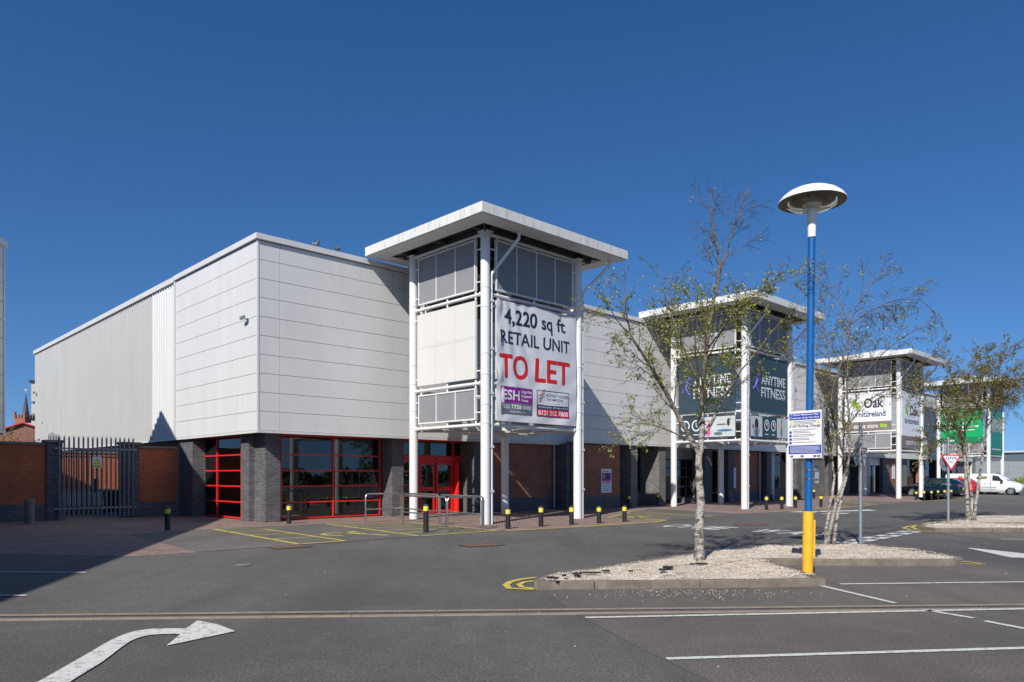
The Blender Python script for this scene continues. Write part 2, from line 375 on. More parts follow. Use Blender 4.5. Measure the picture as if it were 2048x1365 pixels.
# ONE WAY painted on the carriageway, read when driving along the front of the shops
mb = MB(); o1 = gp(1313,1053.5)
base = Vector((0.695,-0.719)); up = Vector((0.719,0.695))
x = 0.0
for word, gap in (('ONE', 0.75), ('WAY', 0)):
    for ch in word:
        wch = 0.62 if ch != 'W' else 0.8
        p = o1 + base * x
        mb.text(ch, (*p, 0.008), (*(base * wch), 0), (*(up * 1.45), 0), 0, 0.03); x += wch + 0.17
    x += gap
marking('road_lettering', mb, M['whiteline'], None)
# give way lines
mb = MB(); a0, a1 = gp(1640,1093), gp(1828,1060.5); b0, b1 = gp(1672,1094), gp(1836,1064)
for (p, q) in ((a0, a1), (b0, b1)):
    L = (q - p).length; k = 0.0
    while k < L - 0.3:
        line(mb, p + (q-p).normalized()*k, p + (q-p).normalized()*min(L, k+0.66), 0.24); k += 0.98
marking('give_way_line', mb, M['whiteline'], None)
# yellow work
yl = MB()
def ypath(pts, wd, z=0.008):
    g = [gp(*q) for q in pts]; n = len(g); lft = []; rgt = []
    for i, p in enumerate(g):
        d = (g[min(i+1,n-1)] - g[max(i-1,0)]).normalized(); nn = Vector((-d.y, d.x)) * wd/2
        lft.append(p+nn); rgt.append(p-nn)
    for i in range(n-1):
        yl.add([(*lft[i], z), (*rgt[i], z), (*rgt[i+1], z), (*lft[i+1], z)], [(0,1,2,3)])
ypath([(427,1059),(598,1089)], .12); ypath([(598,1089),(690,1082.4)], .12); ypath([(690,1082.4),(530,1059)], .1); ypath([(427,1059),(530,1059)], .08)
for t in (0.2, 0.45, 0.72):
    a = gp(427,1059).lerp(gp(598,1089), t); b = gp(530,1059).lerp(gp(690,1082.4), max(0, t*1.0-0.02)); line(yl, a, b, .09, 0.008)
ypath([(652.6,1048.6),(742,1060),(839,1073)], .12); ypath([(839,1073),(994,1062)], .12); ypath([(994,1062),(900,1053),(823,1046)], .1); ypath([(652.6,1048.6),(823,1046)], .08)
for t in (0.2, 0.4, 0.6, 0.8):
    a = gp(652.6,1048.6).lerp(gp(839,1073), t); b = gp(823,1046).lerp(gp(994,1062), t); line(yl, a, b, .09, 0.008)
ypath([(1010,1062.6),(1160,1054.6),(1310,1045),(1332,1041.2),(1290,1040)], .13)
ypath([(1544,1024.6),(1648,1018.4),(1704,1014.6),(1740,1011)], .14); ypath([(1830,1003.6),(1880,1000.3),(1932,996.6),(1950,995.6)], .14)
ypath([(1215,1037),(1330,1042)], .1); ypath([(1262,1024),(1431,1033.5)], .11); ypath([(1431,1033.5),(1250,1028)], .1); ypath([(1245,1033),(1333,1041)], .1); ypath([(1262,1024),(1215,1037)], .08)
ypath([(1690,1003),(1754,1010)], .12); ypath([(1675,1006),(1745,1010)], .1); ypath([(1668,1009),(1700,1014)], .1)
# accessible bay symbols
def symbol(cx, cy, s):
    p = gp(cx, cy); X = Vector((0.95,-0.3)) * s; Yv = Vector((0.35,0.93)) * s
    q = lambda a, b: p + X*a + Yv*b
    for ring in range(14):
        a0 = 0.5 + ring*math.pi*1.5/14; a1 = a0 + math.pi*1.5/14
        line(yl, q(-.25+.42*math.cos(a0)*1.2, -.1+.42*math.sin(a0)), q(-.25+.42*math.cos(a1)*1.2, -.1+.42*math.sin(a1)), .16)
    line(yl, q(-.55,.35), q(-.1,.1), .13); line(yl, q(-.1,.1), q(.5,.05), .13); line(yl, q(.5,.05), q(1.0,-.1), .16); line(yl, q(-.6,.75), q(-.3,.6), .2)
symbol(708, 1069, 1.15); symbol(1292, 1034.5, 1.0)
# double yellow corner marks round the island tips
ypath([(1071,1156),(1040,1160),(1020,1165),(1012,1171),(1018,1178),(1069,1180)], .11)
ypath([(1068,1163),(1048,1165.5),(1038,1170),(1044,1175.5),(1069,1178)], .09)
ypath([(1944,1040.5),(1880,1047),(1838,1050.5),(1815,1054),(1806,1057),(1822,1060.5),(1866,1064.5)], .12)
ypath([(1944,1037),(1890,1041.5),(1855,1047),(1830,1053),(1824,1056),(1834,1059.5),(1850,1061)], .1)
ypath([(1925,1123.5),(1948,1126.5),(1967,1130),(1930,1129)], .09)
marking('yellow_line', yl, M['yellowline'], None)
# drainage channel across the yard: two concrete edges and a slotted iron grate
L0, L1 = gp(-300,1233.5), gp(2400,1205); d = (L1 - L0).normalized(); n = Vector((-d.y, d.x))
ch = empty('drain_channel', (*L0, 0), math.atan2(d.y, d.x), 'long slotted drainage channel with concrete edges across the tarmac', 'drain')
LL = (L1 - L0).length
c_ = MB(); g_ = MB()
for y0 in (0.0, -0.26):
    k = 0
    while k < LL: c_.box((k+.004, y0-.10, -0.05), (min(LL, k+1.0)-.004, y0, 0.006)); k += 1.0
g_.box((0, -0.16, -0.06), (LL, -0.10-0.0, -0.02))
k = 0
while k < LL:
    g_.box((k, -0.155, -0.02), (k+.022, -0.105, 0.005)); k += .055
g_.box((0,-0.16,-0.02),(LL,-0.152,0.0055)); g_.box((0,-0.108,-0.02),(LL,-0.10,0.0055))
c_.build('edging', M['drain_conc'], ch); g_.build('grate', M['iron'], ch)
# iron covers
def cover(px, py, sx, sy, rz, mat, lab, rnd=False):
    p = gp(px, py); e = empty('manhole_cover', (*p, 0.006), rz, lab, 'manhole cover')
    f = MB(); l = MB()
    if rnd:
        f.lathe([(sx*1.0, 0.0), (sx*1.0, .006), (sx*.86, .006)], 28); l.lathe([(sx*.84, 0.002), (sx*.84, .007), (0.001, .007)], 28)
    else:
        for a, b in (((-sx,-sy,0),(sx,-sy+.05,.006)),((-sx,sy-.05,0),(sx,sy,.006)),((-sx,-sy+.05,0),(-sx+.05,sy-.05,.006)),((sx-.05,-sy+.05,0),(sx,sy-.05,.006))): f.box(a, b)
        l.box((-sx+.055,-sy+.055,0),(sx-.055,sy-.055,.005))
        for i in range(9):
            xx = -sx+.09+i*(2*sx-.18)/8; l.box((xx-.02,-sy+.08,.005),(xx+.02,sy-.08,.009))
    f.build('frame', M['iron'] if mat != 'conc' else M['conc'], e); l.build('lid', M[mat], e)
cover(579,1095,.45,.3,R(40),'rust','rusty rectangular cover beside the corner hatched bay')
cover(963,1091,.5,.3,R(30),'rust','rusty rectangular cover in the road before the steel rails')
cover(486,1131,.15,.15,0,'conc','small round pale cover in the open tarmac',True)
cover(1502,1050,.55,.3,R(-10),'rust','rusty cover in the road beside the painted word WAY')

# ------------------------------------------------------------------ gravel islands
def gravelmat():
    g = NT('pale_gravel')
    vo = g.n('TexVoronoi', Scale=52.0); g.l(g.co(), vo.inputs['Vector'])
    sp = g.n('SeparateColor'); g.l(vo.outputs['Color'], sp.inputs[0])
    col = g.ramp(sp.outputs[0], [(0.0,(0.20,0.165,0.13)),(0.25,(0.42,0.35,0.28)),(0.65,(0.56,0.49,0.40)),(1.0,(0.72,0.66,0.57))])
    col = g.mix(1.0, col, g.ramp(g.noise(1.3,5), [(0.3,0.8),(0.7,1.1)]), 'MULTIPLY')
    g.l(col, g.p.inputs['Base Color']); g.p.inputs['Roughness'].default_value = 0.9
    g.bump(vo.outputs['Distance'], 0.6, 0.012); return g.mat
M['gravel'] = gravelmat()
def inside(p, poly):
    c = False; j = len(poly)-1
    for i in range(len(poly)):
        a, b = poly[i], poly[j]
        if (a[1] > p[1]) != (b[1] > p[1]) and p[0] < (b[0]-a[0])*(p[1]-a[1])/(b[1]-a[1])+a[0]: c = not c
        j = i
    return c
def inset(poly, d):
    n = len(poly); a = sum(poly[i][0]*poly[(i+1)%n][1]-poly[(i+1)%n][0]*poly[i][1] for i in range(n)); s = 1 if a > 0 else -1
    out = []
    for i in range(n):
        p0, p1, p2 = Vector(poly[i-1]), Vector(poly[i]), Vector(poly[(i+1)%n])
        d1 = (p1-p0).normalized(); d2 = (p2-p1).normalized(); n1 = Vector((-d1.y,d1.x))*s; n2 = Vector((-d2.y,d2.x))*s
        m = (n1+n2); m = m/max(0.35, m.length_squared/2) if m.length > 1e-4 else n1
        out.append(p1 + m*d if m.length < 4 else p1 + n1*d)
    return out
def stone(mb, p, s, r, k=0):
    a = [Vector((r.gauss(0,1), r.gauss(0,1), r.gauss(0,1))).normalized() for _ in range(2)]
    x = a[0]; y = a[0].cross(a[1]).normalized(); z = x.cross(y)
    sx, sy, sz = s, s*r.uniform(.55,.9), s*r.uniform(.45,.8)
    q = [p+x*sx, p-x*sx, p+y*sy, p-y*sy, p+z*sz, p-z*sz]
    mb.add(q, [(0,2,4),(2,1,4),(1,3,4),(3,0,4),(2,0,5),(1,2,5),(3,1,5),(0,3,5)], k)
stonem = [pm('pale_stone', (0.64,0.57,0.48), 0.9), pm('buff_stone', (0.48,0.40,0.32), 0.9), pm('grey_stone', (0.30,0.275,0.25), 0.9)]
def island(name, pxs, label, nst, far=False):
    HK = 0.115
    poly = [tuple(gp(q[0], q[1], HK)) for q in pxs]
    n = len(poly); inn = inset(poly, 0.14)
    isl = tag(empty(name, (0,0,0)), label, 'traffic island')
    kb = MB()
    for i in range(n):
        a, b, ai, bi = Vector(poly[i]), Vector(poly[(i+1)%n]), Vector(inn[i]), Vector(inn[(i+1)%n])
        L = (b-a).length; k = max(1, int(round(L/0.9)))
        for j in range(k):
            t0 = j/k + (0.004/L if j else 0); t1 = (j+1)/k - (0.004/L if j < k-1 else 0)
            kb.prism([tuple(a.lerp(b,t0)), tuple(a.lerp(b,t1)), tuple(ai.lerp(bi,t1)), tuple(ai.lerp(bi,t0))], -0.02, HK + rng.uniform(-.004,.004))
    kb.build('kerb', M['kerb'], isl, bevel=0.012)
    core = inset(poly, 0.12)
    bm = bmesh.new(); vs = [bm.verts.new((p[0], p[1], 0.10)) for p in core]; f = bm.faces.new(vs)
    if f.normal.z < 0: f.normal_flip()
    bmesh.ops.triangulate(bm, faces=bm.faces[:])
    for _ in range(5): bmesh.ops.subdivide_edges(bm, edges=[e for e in bm.edges if e.calc_length() > 0.35], cuts=1)
    from mathutils import noise as NZ
    for v in bm.verts: 
        if not v.is_boundary: v.co.z = 0.125 + 0.05*NZ.noise(v.co*0.9) + 0.03*NZ.noise(v.co*4)
    me = bpy.data.meshes.new('gravel_bed'); bm.to_mesh(me); bm.free(); me.materials.append(M['gravel'])
    o = bpy.data.objects.new('gravel_bed', me); COL.objects.link(o); o.parent = isl
    r = random.Random(len(label)); mb = MB(); xs = [p[0] for p in core]; ys = [p[1] for p in core]; c = 0; tries = 0
    while c < nst and tries < nst*30:
        tries += 1
        p = Vector((r.uniform(min(xs), max(xs)), r.uniform(min(ys), max(ys))))
        if r.random() > min(1, (13.0/max(6,p.y))**1.5) or not inside(p, core): continue
        z = 0.13 + 0.05*NZ.noise(Vector((p.x,p.y,0.1))*0.9) + 0.03*NZ.noise(Vector((p.x,p.y,0.1))*4)
        stone(mb, Vector((p.x, p.y, z)), r.uniform(.006,.013), r, r.choice((0,0,0,1,1,2))); c += 1
    g = mb.build('gravel', stonem, isl); tag(g, 'loose pale stones heaped over the island bed', kind='stuff')
    return poly
ISL1 = [(1068,1163),(1073,1158),(1090,1150),(1200,1134),(1330,1113.5),(1420,1104),(1500,1096),(1600,1089.5),(1720,1088.5),(1800,1097),(1880,1108),(1922,1113.5),(1926,1118),(1910,1119.5),(1700,1119.5),(1532,1118.5),(1590,1137),(1652,1157.5),(1500,1160.5),(1300,1162.5),(1077,1164)]
island('gravel_island', ISL1, 'kerbed gravel island under the tall birch and the blue lamp post', 16000)
ISL2 = [(1837,1053.5),(1846,1048.5),(1900,1041),(1951,1031.5),(2060,1031),(2300,1031),(2300,1044.5),(2100,1045),(1975,1045.2),(2060,1049),(2250,1056),(2100,1056.5),(1870,1057)]
island('gravel_island', ISL2, 'farther kerbed gravel island by the GIVE WAY sign facing the camera', 5000)
# scraps: loose stones on the tarmac, torn black membrane, paper
r = random.Random(3); mb = MB()
for i in range(330):
    px = r.gauss(1395, 105) if i < 330 else r.uniform(1080, 1680); py = 1181 + abs(r.gauss(0, 9)) if i < 330 else r.uniform(1170, 1215)
    if px > 1670: continue
    p = gp(px, py); stone(mb, Vector((p.x, p.y, .008)), r.uniform(.004,.010), r, r.choice((0,0,1)))
for i in range(160):
    p = Vector((r.uniform(-9, 12), r.uniform(6.5, 22))); stone(mb, Vector((p.x, p.y, .006)), r.uniform(.005,.013), r, r.choice((0,1,2)))
tag(mb.build('gravel', stonem), kind='stuff')['label'] = 'stray pale stones scattered on the tarmac before the kerb'
mb = MB()
for (cx, cy, rx, ry) in ((1102,1156.0,9,1.3),(1112,1157.3,6,1.2),(1152,1148.5,10,1.6),(1128,1151.8,6,.8),(1180,1146,24,.7),(1212,1142.5,10,1.2),(1335,1135,12,1.8),(1325,1140,8,1.4),(1384,1129,6,.8),(1402,1128,14,1.0),(1262,1143,5,.7)):
    pts = []
    for k in range(14):
        a = 2*math.pi*k/14; q = r.uniform(.55,1.15); pts.append(tuple(gp(cx+rx*q*math.cos(a), cy+ry*q*math.sin(a), .17)))
    mb.prism(pts, 0.165, 0.185)
tag(mb.build('torn_membrane', M['black']), 'torn black weed membrane showing through the gravel', 'membrane', kind='stuff')
# ------------------------------------------------------------------ the retail terrace (axes u, v, z)
TOP, FB = 10.05, 3.25
VB = -0.86                                   # middle units stand a little forward
uA = U(1160, VB) ; uB = U(1590, VB); uC = U(1945, 0.1)
terr = empty('retail_terrace', (OX, OY, 0), TH, 'long white clad retail terrace with a dark brick base and red framed corner shop', 'building')
# solid core behind the skins, with open shop rooms at ground level
core = MB()
vE = V(70, 0.0)
core.box((0.03,0.06,FB+.02),(uB,vE-.05,TOP-.15)); core.box((uB,0.16,FB+.02),(uC,vE-.05,TOP-.15)); core.box((0.6,9.0,0),(uC-.5,vE-.3,FB+.02))
core.box((uA+.05,VB+.05,FB+.02),(uB-.05,0.06,TOP-.15))
core.build('core', M['clad_back'], terr)
def panels(mb, u0, u1, v, z0, z1, ucuts, rows, g=0.013, th=0.05, axis='u', out=-1):
    cuts = [u0] + [c for c in ucuts if u0+.2 < c < u1-.2] + [u1]; dz = (z1-z0)/rows
    for a, b in zip(cuts, cuts[1:]):
        for k in range(rows):
            lo, hi = (a+g/2, b-g/2), (z0+k*dz+g/2, z0+(k+1)*dz-g/2)
            if axis == 'u': mb.box((lo[0], v, hi[0]), (lo[1], v+out*-1*th, hi[1]))
            else: mb.box((v, lo[0], hi[0]), (v+out*-1*th, lo[1], hi[1]))
fr = MB()
cutsA = [U(px, 0) for px in (560, 785, 807)]
panels(fr, 0.0, uA, 0.0, FB, TOP-.22, [0.12] + [cutsA[0]] + [cutsA[1], cutsA[2]] + [11.0, 14.5], 10)
cutsB = [uA+.1+k*4.1 for k in range(1, 6)]
panels(fr, uA, uB, VB, FB+.1, TOP-.22, cutsB, 10)
panels(fr, uB, uC, 0.1, FB+.1, TOP-.22, [uB+4.2*k for k in range(1, 14)], 10)
fr.build('front_cladding', M['clad'], terr, bevel=0.006)
for a_, b_ in (((uA,VB+.052,FB+.1),(uA+.05,-0.002,TOP-.2)), ((uB-.05,VB+.052,FB+.1),(uB,0.098,TOP-.2)), ((uC,0.16,0),(uC+.05,vE,TOP-.2))): MB().box(a_, b_).build('return_cladding', M['clad'], terr)
# left flank: flat panels then ribbed sheeting
vP = V(352, 0.0); vK = V(305, 0.0)
lf = MB(); panels(lf, 0.055, vP, 0.0, FB, TOP-.22, [V(483,0), V(369,0)], 10, axis='v')
lf.build('flank_cladding', M['clad'], terr, bevel=0.006)
def ribs(v0, v1, name, mat):
    mb = MB(); p = 0.30; k = v0; x0, x1 = -0.03, 0.012; zb, zt = FB, TOP-.2
    mb.box((0.02, v0, zb), (0.028, v1, zt))
    prof = []
    while k < v1-.01:
        for dv, x in ((0, x1), (.17, x1), (.20, x0), (.27, x0), (.30, x1)):
            if k+dv <= v1: prof.append((k+dv, x))
        k += p
    vs = [(x, v, zb) for v, x in prof] + [(x, v, zt) for v, x in prof]; n = len(prof)
    mb.add(vs, [(i+1, i, n+i, n+i+1) for i in range(n-1)]); mb.build(name, mat, terr)
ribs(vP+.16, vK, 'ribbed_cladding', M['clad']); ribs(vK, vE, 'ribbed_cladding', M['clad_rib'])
tr = MB()
tr.box((-.045, vP, FB), (0.03, vP+.06, TOP-.1)); tr.box((-.05, vP+.09, FB), (0.03, vP+.16, TOP-.12))     # joint strips
tr.box((-.012,-.012,FB),(.055,.05,TOP-.21)); tr.box((0.0,vE-.05,FB),(0.03,vE,TOP-.2))
tr.box((-.02,-.03,FB-.09),(uA+.0,.05,FB-.004)); tr.box((-.02,.055,FB-.09),(.05,vE,FB-.004)); tr.box((uA-.02,VB-.03,FB+.01),(uB,VB+.05,FB+.096)); tr.box((uB,0.07,FB+.01),(uC,.15,FB+.096))
tr.build('trim', M['coping'], terr)
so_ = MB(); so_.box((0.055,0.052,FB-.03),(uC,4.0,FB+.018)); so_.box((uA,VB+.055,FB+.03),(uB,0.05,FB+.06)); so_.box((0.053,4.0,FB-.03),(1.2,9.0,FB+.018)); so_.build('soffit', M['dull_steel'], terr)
cp = MB()
def cope(a, b): cp.box(a, b)
k = 0.0
while k < uA: cp.box((k-.09 if k == 0 else k+.006,-.09,TOP-.2),(min(k+3.0,uA)-.006,.35,TOP)); k += 3.0
k = uA
while k < uB-.1: cp.box((k+.003,VB-.09,TOP-.2),(min(k+3.0,uB)-.003,VB+.32,TOP+.003)); k += 3.0
k = uB
while k < uC-.1: cp.box((k+.003,.01,TOP-.2),(min(k+3.0,uC+.1)-.003,.4,TOP)); k += 3.0
k = 0.36
while k < vP: cp.box((-.09,k,TOP-.2),(.3,min(k+3.0,vP+.06)-.006,TOP)); k += 3.0
k = vP+.08
while k < vE-.1: cp.box((-.10,k,TOP-.26),(.3,min(k+3.2,vE+.05)-.006,TOP-.03)); k += 3.2
cp.build('coping', M['coping'], terr, bevel=0.008)
rf = MB(); rf.box((.3,.4,TOP-.16),(uC,vE-.1,TOP-.12)); rf.build('roof', M['roof'], terr)
# ---- ground storey
def pillar(px0, px1, vf, depth, mat, z1=None, name='brick_pillar', z0=0.0):
    a, b = U(px0, vf), U(px1, vf); mb = MB(); mb.box((a, vf, z0), (b, vf+depth, z1 if z1 else FB-.035)); return mb.build(name, M[mat], terr)
cu = 0.54
a = U(561, cu); MB().box((cu,cu,0),(a,1.42,FB-.035)).build('brick_pillar', M['blueb'], terr)
vb_ = 1.42
u_a = 0.33; MB().box((u_a, vb_, 0), (1.05, V(482,u_a), FB-.035)).build('brick_pillar', M['blueb'], terr)
v0_, v1_ = V(385, .12), V(359, .12)
MB().box((.12, v0_, 0), (.95, v1_+.05, FB-.035)).build('brick_pillar', M['blueb'], terr)
def window(x0, x1, y, zs, cols, frame, glassm=M['glass'], axis='u', t=0.05, d=0.09, skip=(), heads=None):
    """frame bars round a grid of panes; zs = heights of the rails"""
    f = MB(); g = MB()
    def bx(mb, a0, a1, b0, b1, z0, z1):
        if axis == 'u': mb.box((a0, b0, z0), (a1, b1, z1))
        else: mb.box((b0, a0, z0), (b1, a1, z1))
    cs = [x0+(x1-x0)*c for c in cols]
    for i, z in enumerate(zs):
        for c0, c1 in zip(cs, cs[1:]): bx(f, c0+t/2, c1-t/2, y, y+d, z-t/2, z+t/2)
    for c in cs: bx(f, c-t/2, c+t/2, y-.004, y+d, zs[0]-t/2, zs[-1]+t/2)
    for c0, c1 in zip(cs, cs[1:]):
        for z0, z1 in zip(zs, zs[1:]): bx(g, c0+t/2, c1-t/2, y+d/2, y+d/2+.008, z0+t/2, z1-t/2)
    o = f.build('window', frame, terr); g.build('pane', glassm, o); return o
VW = 1.2
zs5 = [0.06, 0.66, 1.26, 1.86, 2.46, FB-.07]
uw0, uw1 = U(563, VW), U(760, VW)
window(uw0, uw1, VW, zs5, [0, .50, 1], M['redframe'])
vw0, vw1 = V(482, .6), V(384, .6)
window(vw0, vw1, .60, zs5, [0, .47, 1], M['redframe'], axis='v')
pillar(784, 807, cu, 1.2, 'blueb')
# automatic entrance
ue0, ue1 = U(806, VW), U(948, VW); dx = lambda px: (U(px, VW)-ue0)/(ue1-ue0)
window(ue0, ue1, VW, [2.52, FB-.07], [0, dx(907), 1], M['redframe'], t=.07)
window(ue0, U(838,VW)-.05, VW, [0.06,0.66,1.26,1.86,2.40], [0,1], M['redframe'])
window(U(913,VW)+.03, ue1, VW, [0.06,0.66,1.26,1.86,2.40], [0,1], M['redframe'])
hd = MB(); hd.box((ue0, VW-.06, 2.27), (ue1, VW-.006, 2.5)); hd.box((U(869,VW)-.12, VW-.08, 2.36), (U(869,VW)+.12, VW-.061, 2.41), 1); hd.build('door_header', [M['redframe'], M['black']], terr)
for p0, p1 in ((838, 869), (872, 905)):
    a, b = U(p0, VW), U(p1, VW); f = MB(); g = MB(); v_ = VW-.03
    f.box((a, v_, .03), (a+.10, v_+.05, 2.26)); f.box((b-.10, v_, .03), (b, v_+.05, 2.26))
    for z0, z1 in ((.03,.16),(1.0,1.16),(2.14,2.26)): f.box((a+.10, v_, z0), (b-.10, v_+.05, z1))
    g.box((a+.10, v_+.02, .16), (b-.10, v_+.028, 1.0)); g.box((a+.10, v_+.02, 1.16), (b-.10, v_+.028, 2.14))
    d = f.build('door', M['redframe'], terr); g.build('pane', M['glass'], d)
jm = MB(); a = U(906,VW); jm.box((a, VW-.35, .03), (a+.06, VW-.04, 2.26)); jm.build('door_jamb', M['redframe'], terr)
pillar(949, 963, .25, 1.3, 'blueb')
def wallrun(u0, u1, v, base, top, z1=None, pl=.62, d=.3):
    mb = MB(); mb.box((u0, v, pl), (u1, v+d, z1 or FB-.035)); mb.build('brick_wall', M[top], terr)
    mb = MB(); mb.box((u0, v-.012, 0), (u1, v+d, pl-.002)); mb.build('brick_plinth', M[base], terr)
ur0, ur1 = U(963, .2), U(1112, .2)
wallrun(ur0, ur1, .2, 'blueb', 'redb')
MB().box((ur1, VB+.35, 0), (ur1+.25, .5, FB-.035)).build('brick_pillar', M['blueb'], terr)
MB().box((ur1+.25, VB+.25, 0), (U(1147,VB+.25), .5, FB-.035)).build('brick_pillar', M['blueb'], terr)
wallrun(U(1147,VB+.2), U(1240,VB+.2), VB+.2, 'blueb', 'redb')
pillar(1262, 1275, VB+.1, 1.6, 'greyb', FB+.028); 
window(U(1270,VB+1.3), U(1300,VB+1.3), VB+1.3, [.75,1.4,2.1,2.7,FB], [0,.5,1], M['darkframe'])
MB().box((U(1262,VB+1.2), VB+1.2, 0), (U(1302,VB+1.2), VB+1.7, .7)).build('brick_plinth', M['blueb'], terr)
pillar(1318, 1331, VB+.1, 1.6, 'greyb', FB+.028)
VD = VB+1.0
def spandrel(px0, px1, v, z0, z1, m='transom'): MB().box((U(px0,v), v-.02, z0), (U(px1,v), v+.04, z1)).build('spandrel', M[m], terr)
spandrel(1329, 1412, VD, 2.65, FB+.0)
window(U(1330,VD), U(1352,VD), VD, [.05,.75,2.1,2.6], [0,1], M['darkframe'], t=.09)
window(U(1352,VD), U(1410,VD), VD, [.35,1.0,1.55,2.1,2.6], [0,.35,.7,1], M['darkframe'], t=.07)
MB().box((U(1366,VD), VD-.1, 0), (U(1410,VD), VD+.3, .31)).build('brick_plinth', M['blueb'], terr)
pillar(1409, 1424, VB+.2, 1.3, 'blueb', FB+.028)
window(U(1425,VD), U(1458,VD), VD, [.1,.75,1.4,2.05,2.7,FB+.02], [0,.35,1], M['darkframe'], t=.08)
pillar(1457, 1467, VB+.2, 1.3, 'blueb', FB+.028)
wallrun(U(1467,VB+.35), U(1522,VB+.35), VB+.35, 'blueb', 'redb')
MB().box((U(1466.5,VB+.33), VB+.29, .85), (U(1471,VB+.33), VB+.33, 2.15)).build('notice_board', M['signwhite'], terr)
pillar(1534, 1543, VB+.2, 1.5, 'blueb', FB+.028)
MB().box((U(1543.5,VB+.5), VB+.5, 0), (U(1549,VB+.5), VB+.9, FB+.02)).build('window_post', M['dull_steel'], terr)
window(U(1549,VB+.6), U(1582,VB+.6), VB+.6, [.75,2.55,FB+.02], [0,1], M['darkframe'])
MB().box((U(1549,VB+.6), VB+.55, 0), (U(1582,VB+.6), VB+.9, .7)).build('brick_plinth', M['blueb'], terr)
pillar(1594, 1604, VB+.0, 1.3, 'blueb', FB+.028)
MB().box((U(1606,.25), .25, 0), (U(1650,.25), 1.6, FB+.028)).build('brick_pillar', M['greyb'], terr)
VC = .35
pillar(1656, 1664, VC, 1.2, 'blueb', FB+.028)
window(U(1664,VC+.8), U(1690,VC+.8), VC+.8, [.1,.9,1.7,2.5,FB], [0,.5,1], M['darkframe'])
pillar(1690, 1700, VC, 1.2, 'blueb', FB+.028)
window(U(1700,VC+.8), U(1724,VC+.8), VC+.8, [.05,2.1,2.7,FB], [0,.45,1], M['darkframe'], t=.09)
pillar(1722, 1735, VC, 1.2, 'blueb', FB+.028)
spandrel(1735, 1762, VC+.3, 2.55, FB, 'signwhite')
window(U(1735,VC+.3), U(1762,VC+.3), VC+.3, [.1,2.5], [0,.35,1], M['darkframe'])
MB().box((U(1734,VC+.25), VC+.2, 0), (U(1738,VC+.25), VC+.26, 2.9)).build('window_post', M['dull_steel'], terr)
pillar(1766, 1779, VC, 1.2, 'blueb', FB+.028)
wallrun(U(1779,VC+.1), U(1797,VC+.1), VC+.1, 'blueb', 'redb')
MB().box((U(1783.5,VC+.1), VC+.05, 1.3), (U(1789,VC+.1), VC+.08, 2.7)).build('notice_board', M['signwhite'], terr)
pillar(1800, 1814, VC, 1.2, 'greyb', FB+.028)
window(U(1814,VC+.6), U(1838,VC+.6), VC+.6, [.5,1.5,2.5,FB], [0,.5,1], M['darkframe'])
wallrun(U(1838,VC+.2), U(1850,VC+.2), VC+.2, 'blueb', 'redb')
window(U(1850,VC+.6), U(1905,VC+.6), VC+.6, [.1,1.2,2.4,FB], [0,.25,.5,.75,1], M['darkframe'])
pillar(1884, 1890, VC, 1.0, 'greyb', FB+.028)
pillar(1905, uC and 1944, VC, 1.0, 'blueb', FB+.028)
# rooms behind the glass
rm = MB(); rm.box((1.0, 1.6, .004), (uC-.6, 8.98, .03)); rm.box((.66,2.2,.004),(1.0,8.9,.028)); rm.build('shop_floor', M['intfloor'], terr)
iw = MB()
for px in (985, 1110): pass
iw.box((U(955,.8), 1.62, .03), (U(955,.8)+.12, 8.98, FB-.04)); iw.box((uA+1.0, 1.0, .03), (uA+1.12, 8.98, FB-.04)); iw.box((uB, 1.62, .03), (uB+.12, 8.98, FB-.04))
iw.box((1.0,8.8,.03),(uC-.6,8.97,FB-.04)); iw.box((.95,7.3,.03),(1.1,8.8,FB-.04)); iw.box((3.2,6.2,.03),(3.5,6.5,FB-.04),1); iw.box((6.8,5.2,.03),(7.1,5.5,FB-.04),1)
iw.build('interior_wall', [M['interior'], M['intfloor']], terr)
# downpipes on the shop wall
def dpipe(px, v):
    mb = MB(); u = U(px, v-.1); mb.tube([(u, v-.1, .1), (u, v-.1, FB-.1)], .06, 12); mb.tube([(u, v-.1, .9), (u, v-.1, .96)], .075, 12); mb.tube([(u, v-.1, 2.3), (u, v-.1, 2.36)], .075, 12)
    mb.build('downpipe', M['galv'], terr, smooth='auto')
dpipe(1108, .2); dpipe(1519, VB+.35)
# poster on the brick wall
ps = tag(empty('wall_poster', (*W(U(1202,VB+.17), VB+.17), 0), TH), 'white framed poster with a purple picture on the red brick wall', 'poster')
pw = U(1222,VB+.17)-U(1202,VB+.17); mb = MB(); mb.box((0,-.03,.78),(pw,.02,2.0)); mb.build('board', M['signwhite'], ps)
mb = MB(); mb.box((.05,-.034,1.35),(pw-.05,-.031,1.8)); mb.box((.12,-.038,1.5),(.3,-.035,1.75),1); mb.box((.38,-.038,1.5),(.52,-.035,1.78),2); mb.box((.05,-.038,1.35),(pw-.05,-.035,1.42),3); mb.build('picture', [M['purple'], M['skin'], M['hair'], M['pink']], ps)
mb = MB()
for k in range(5): mb.box((.1,-.034,1.25-k*.09),(pw-.1-.08*(k%2),-.031,1.265-k*.09))
for k in range(4): mb.box((.1+k*.15,-.036,1.28),(.18+k*.15,-.033,1.33))
mb.box((.12,-.034,1.86),(pw-.2,-.031,1.9)); mb.build('small_print', M['bgrey'], ps)
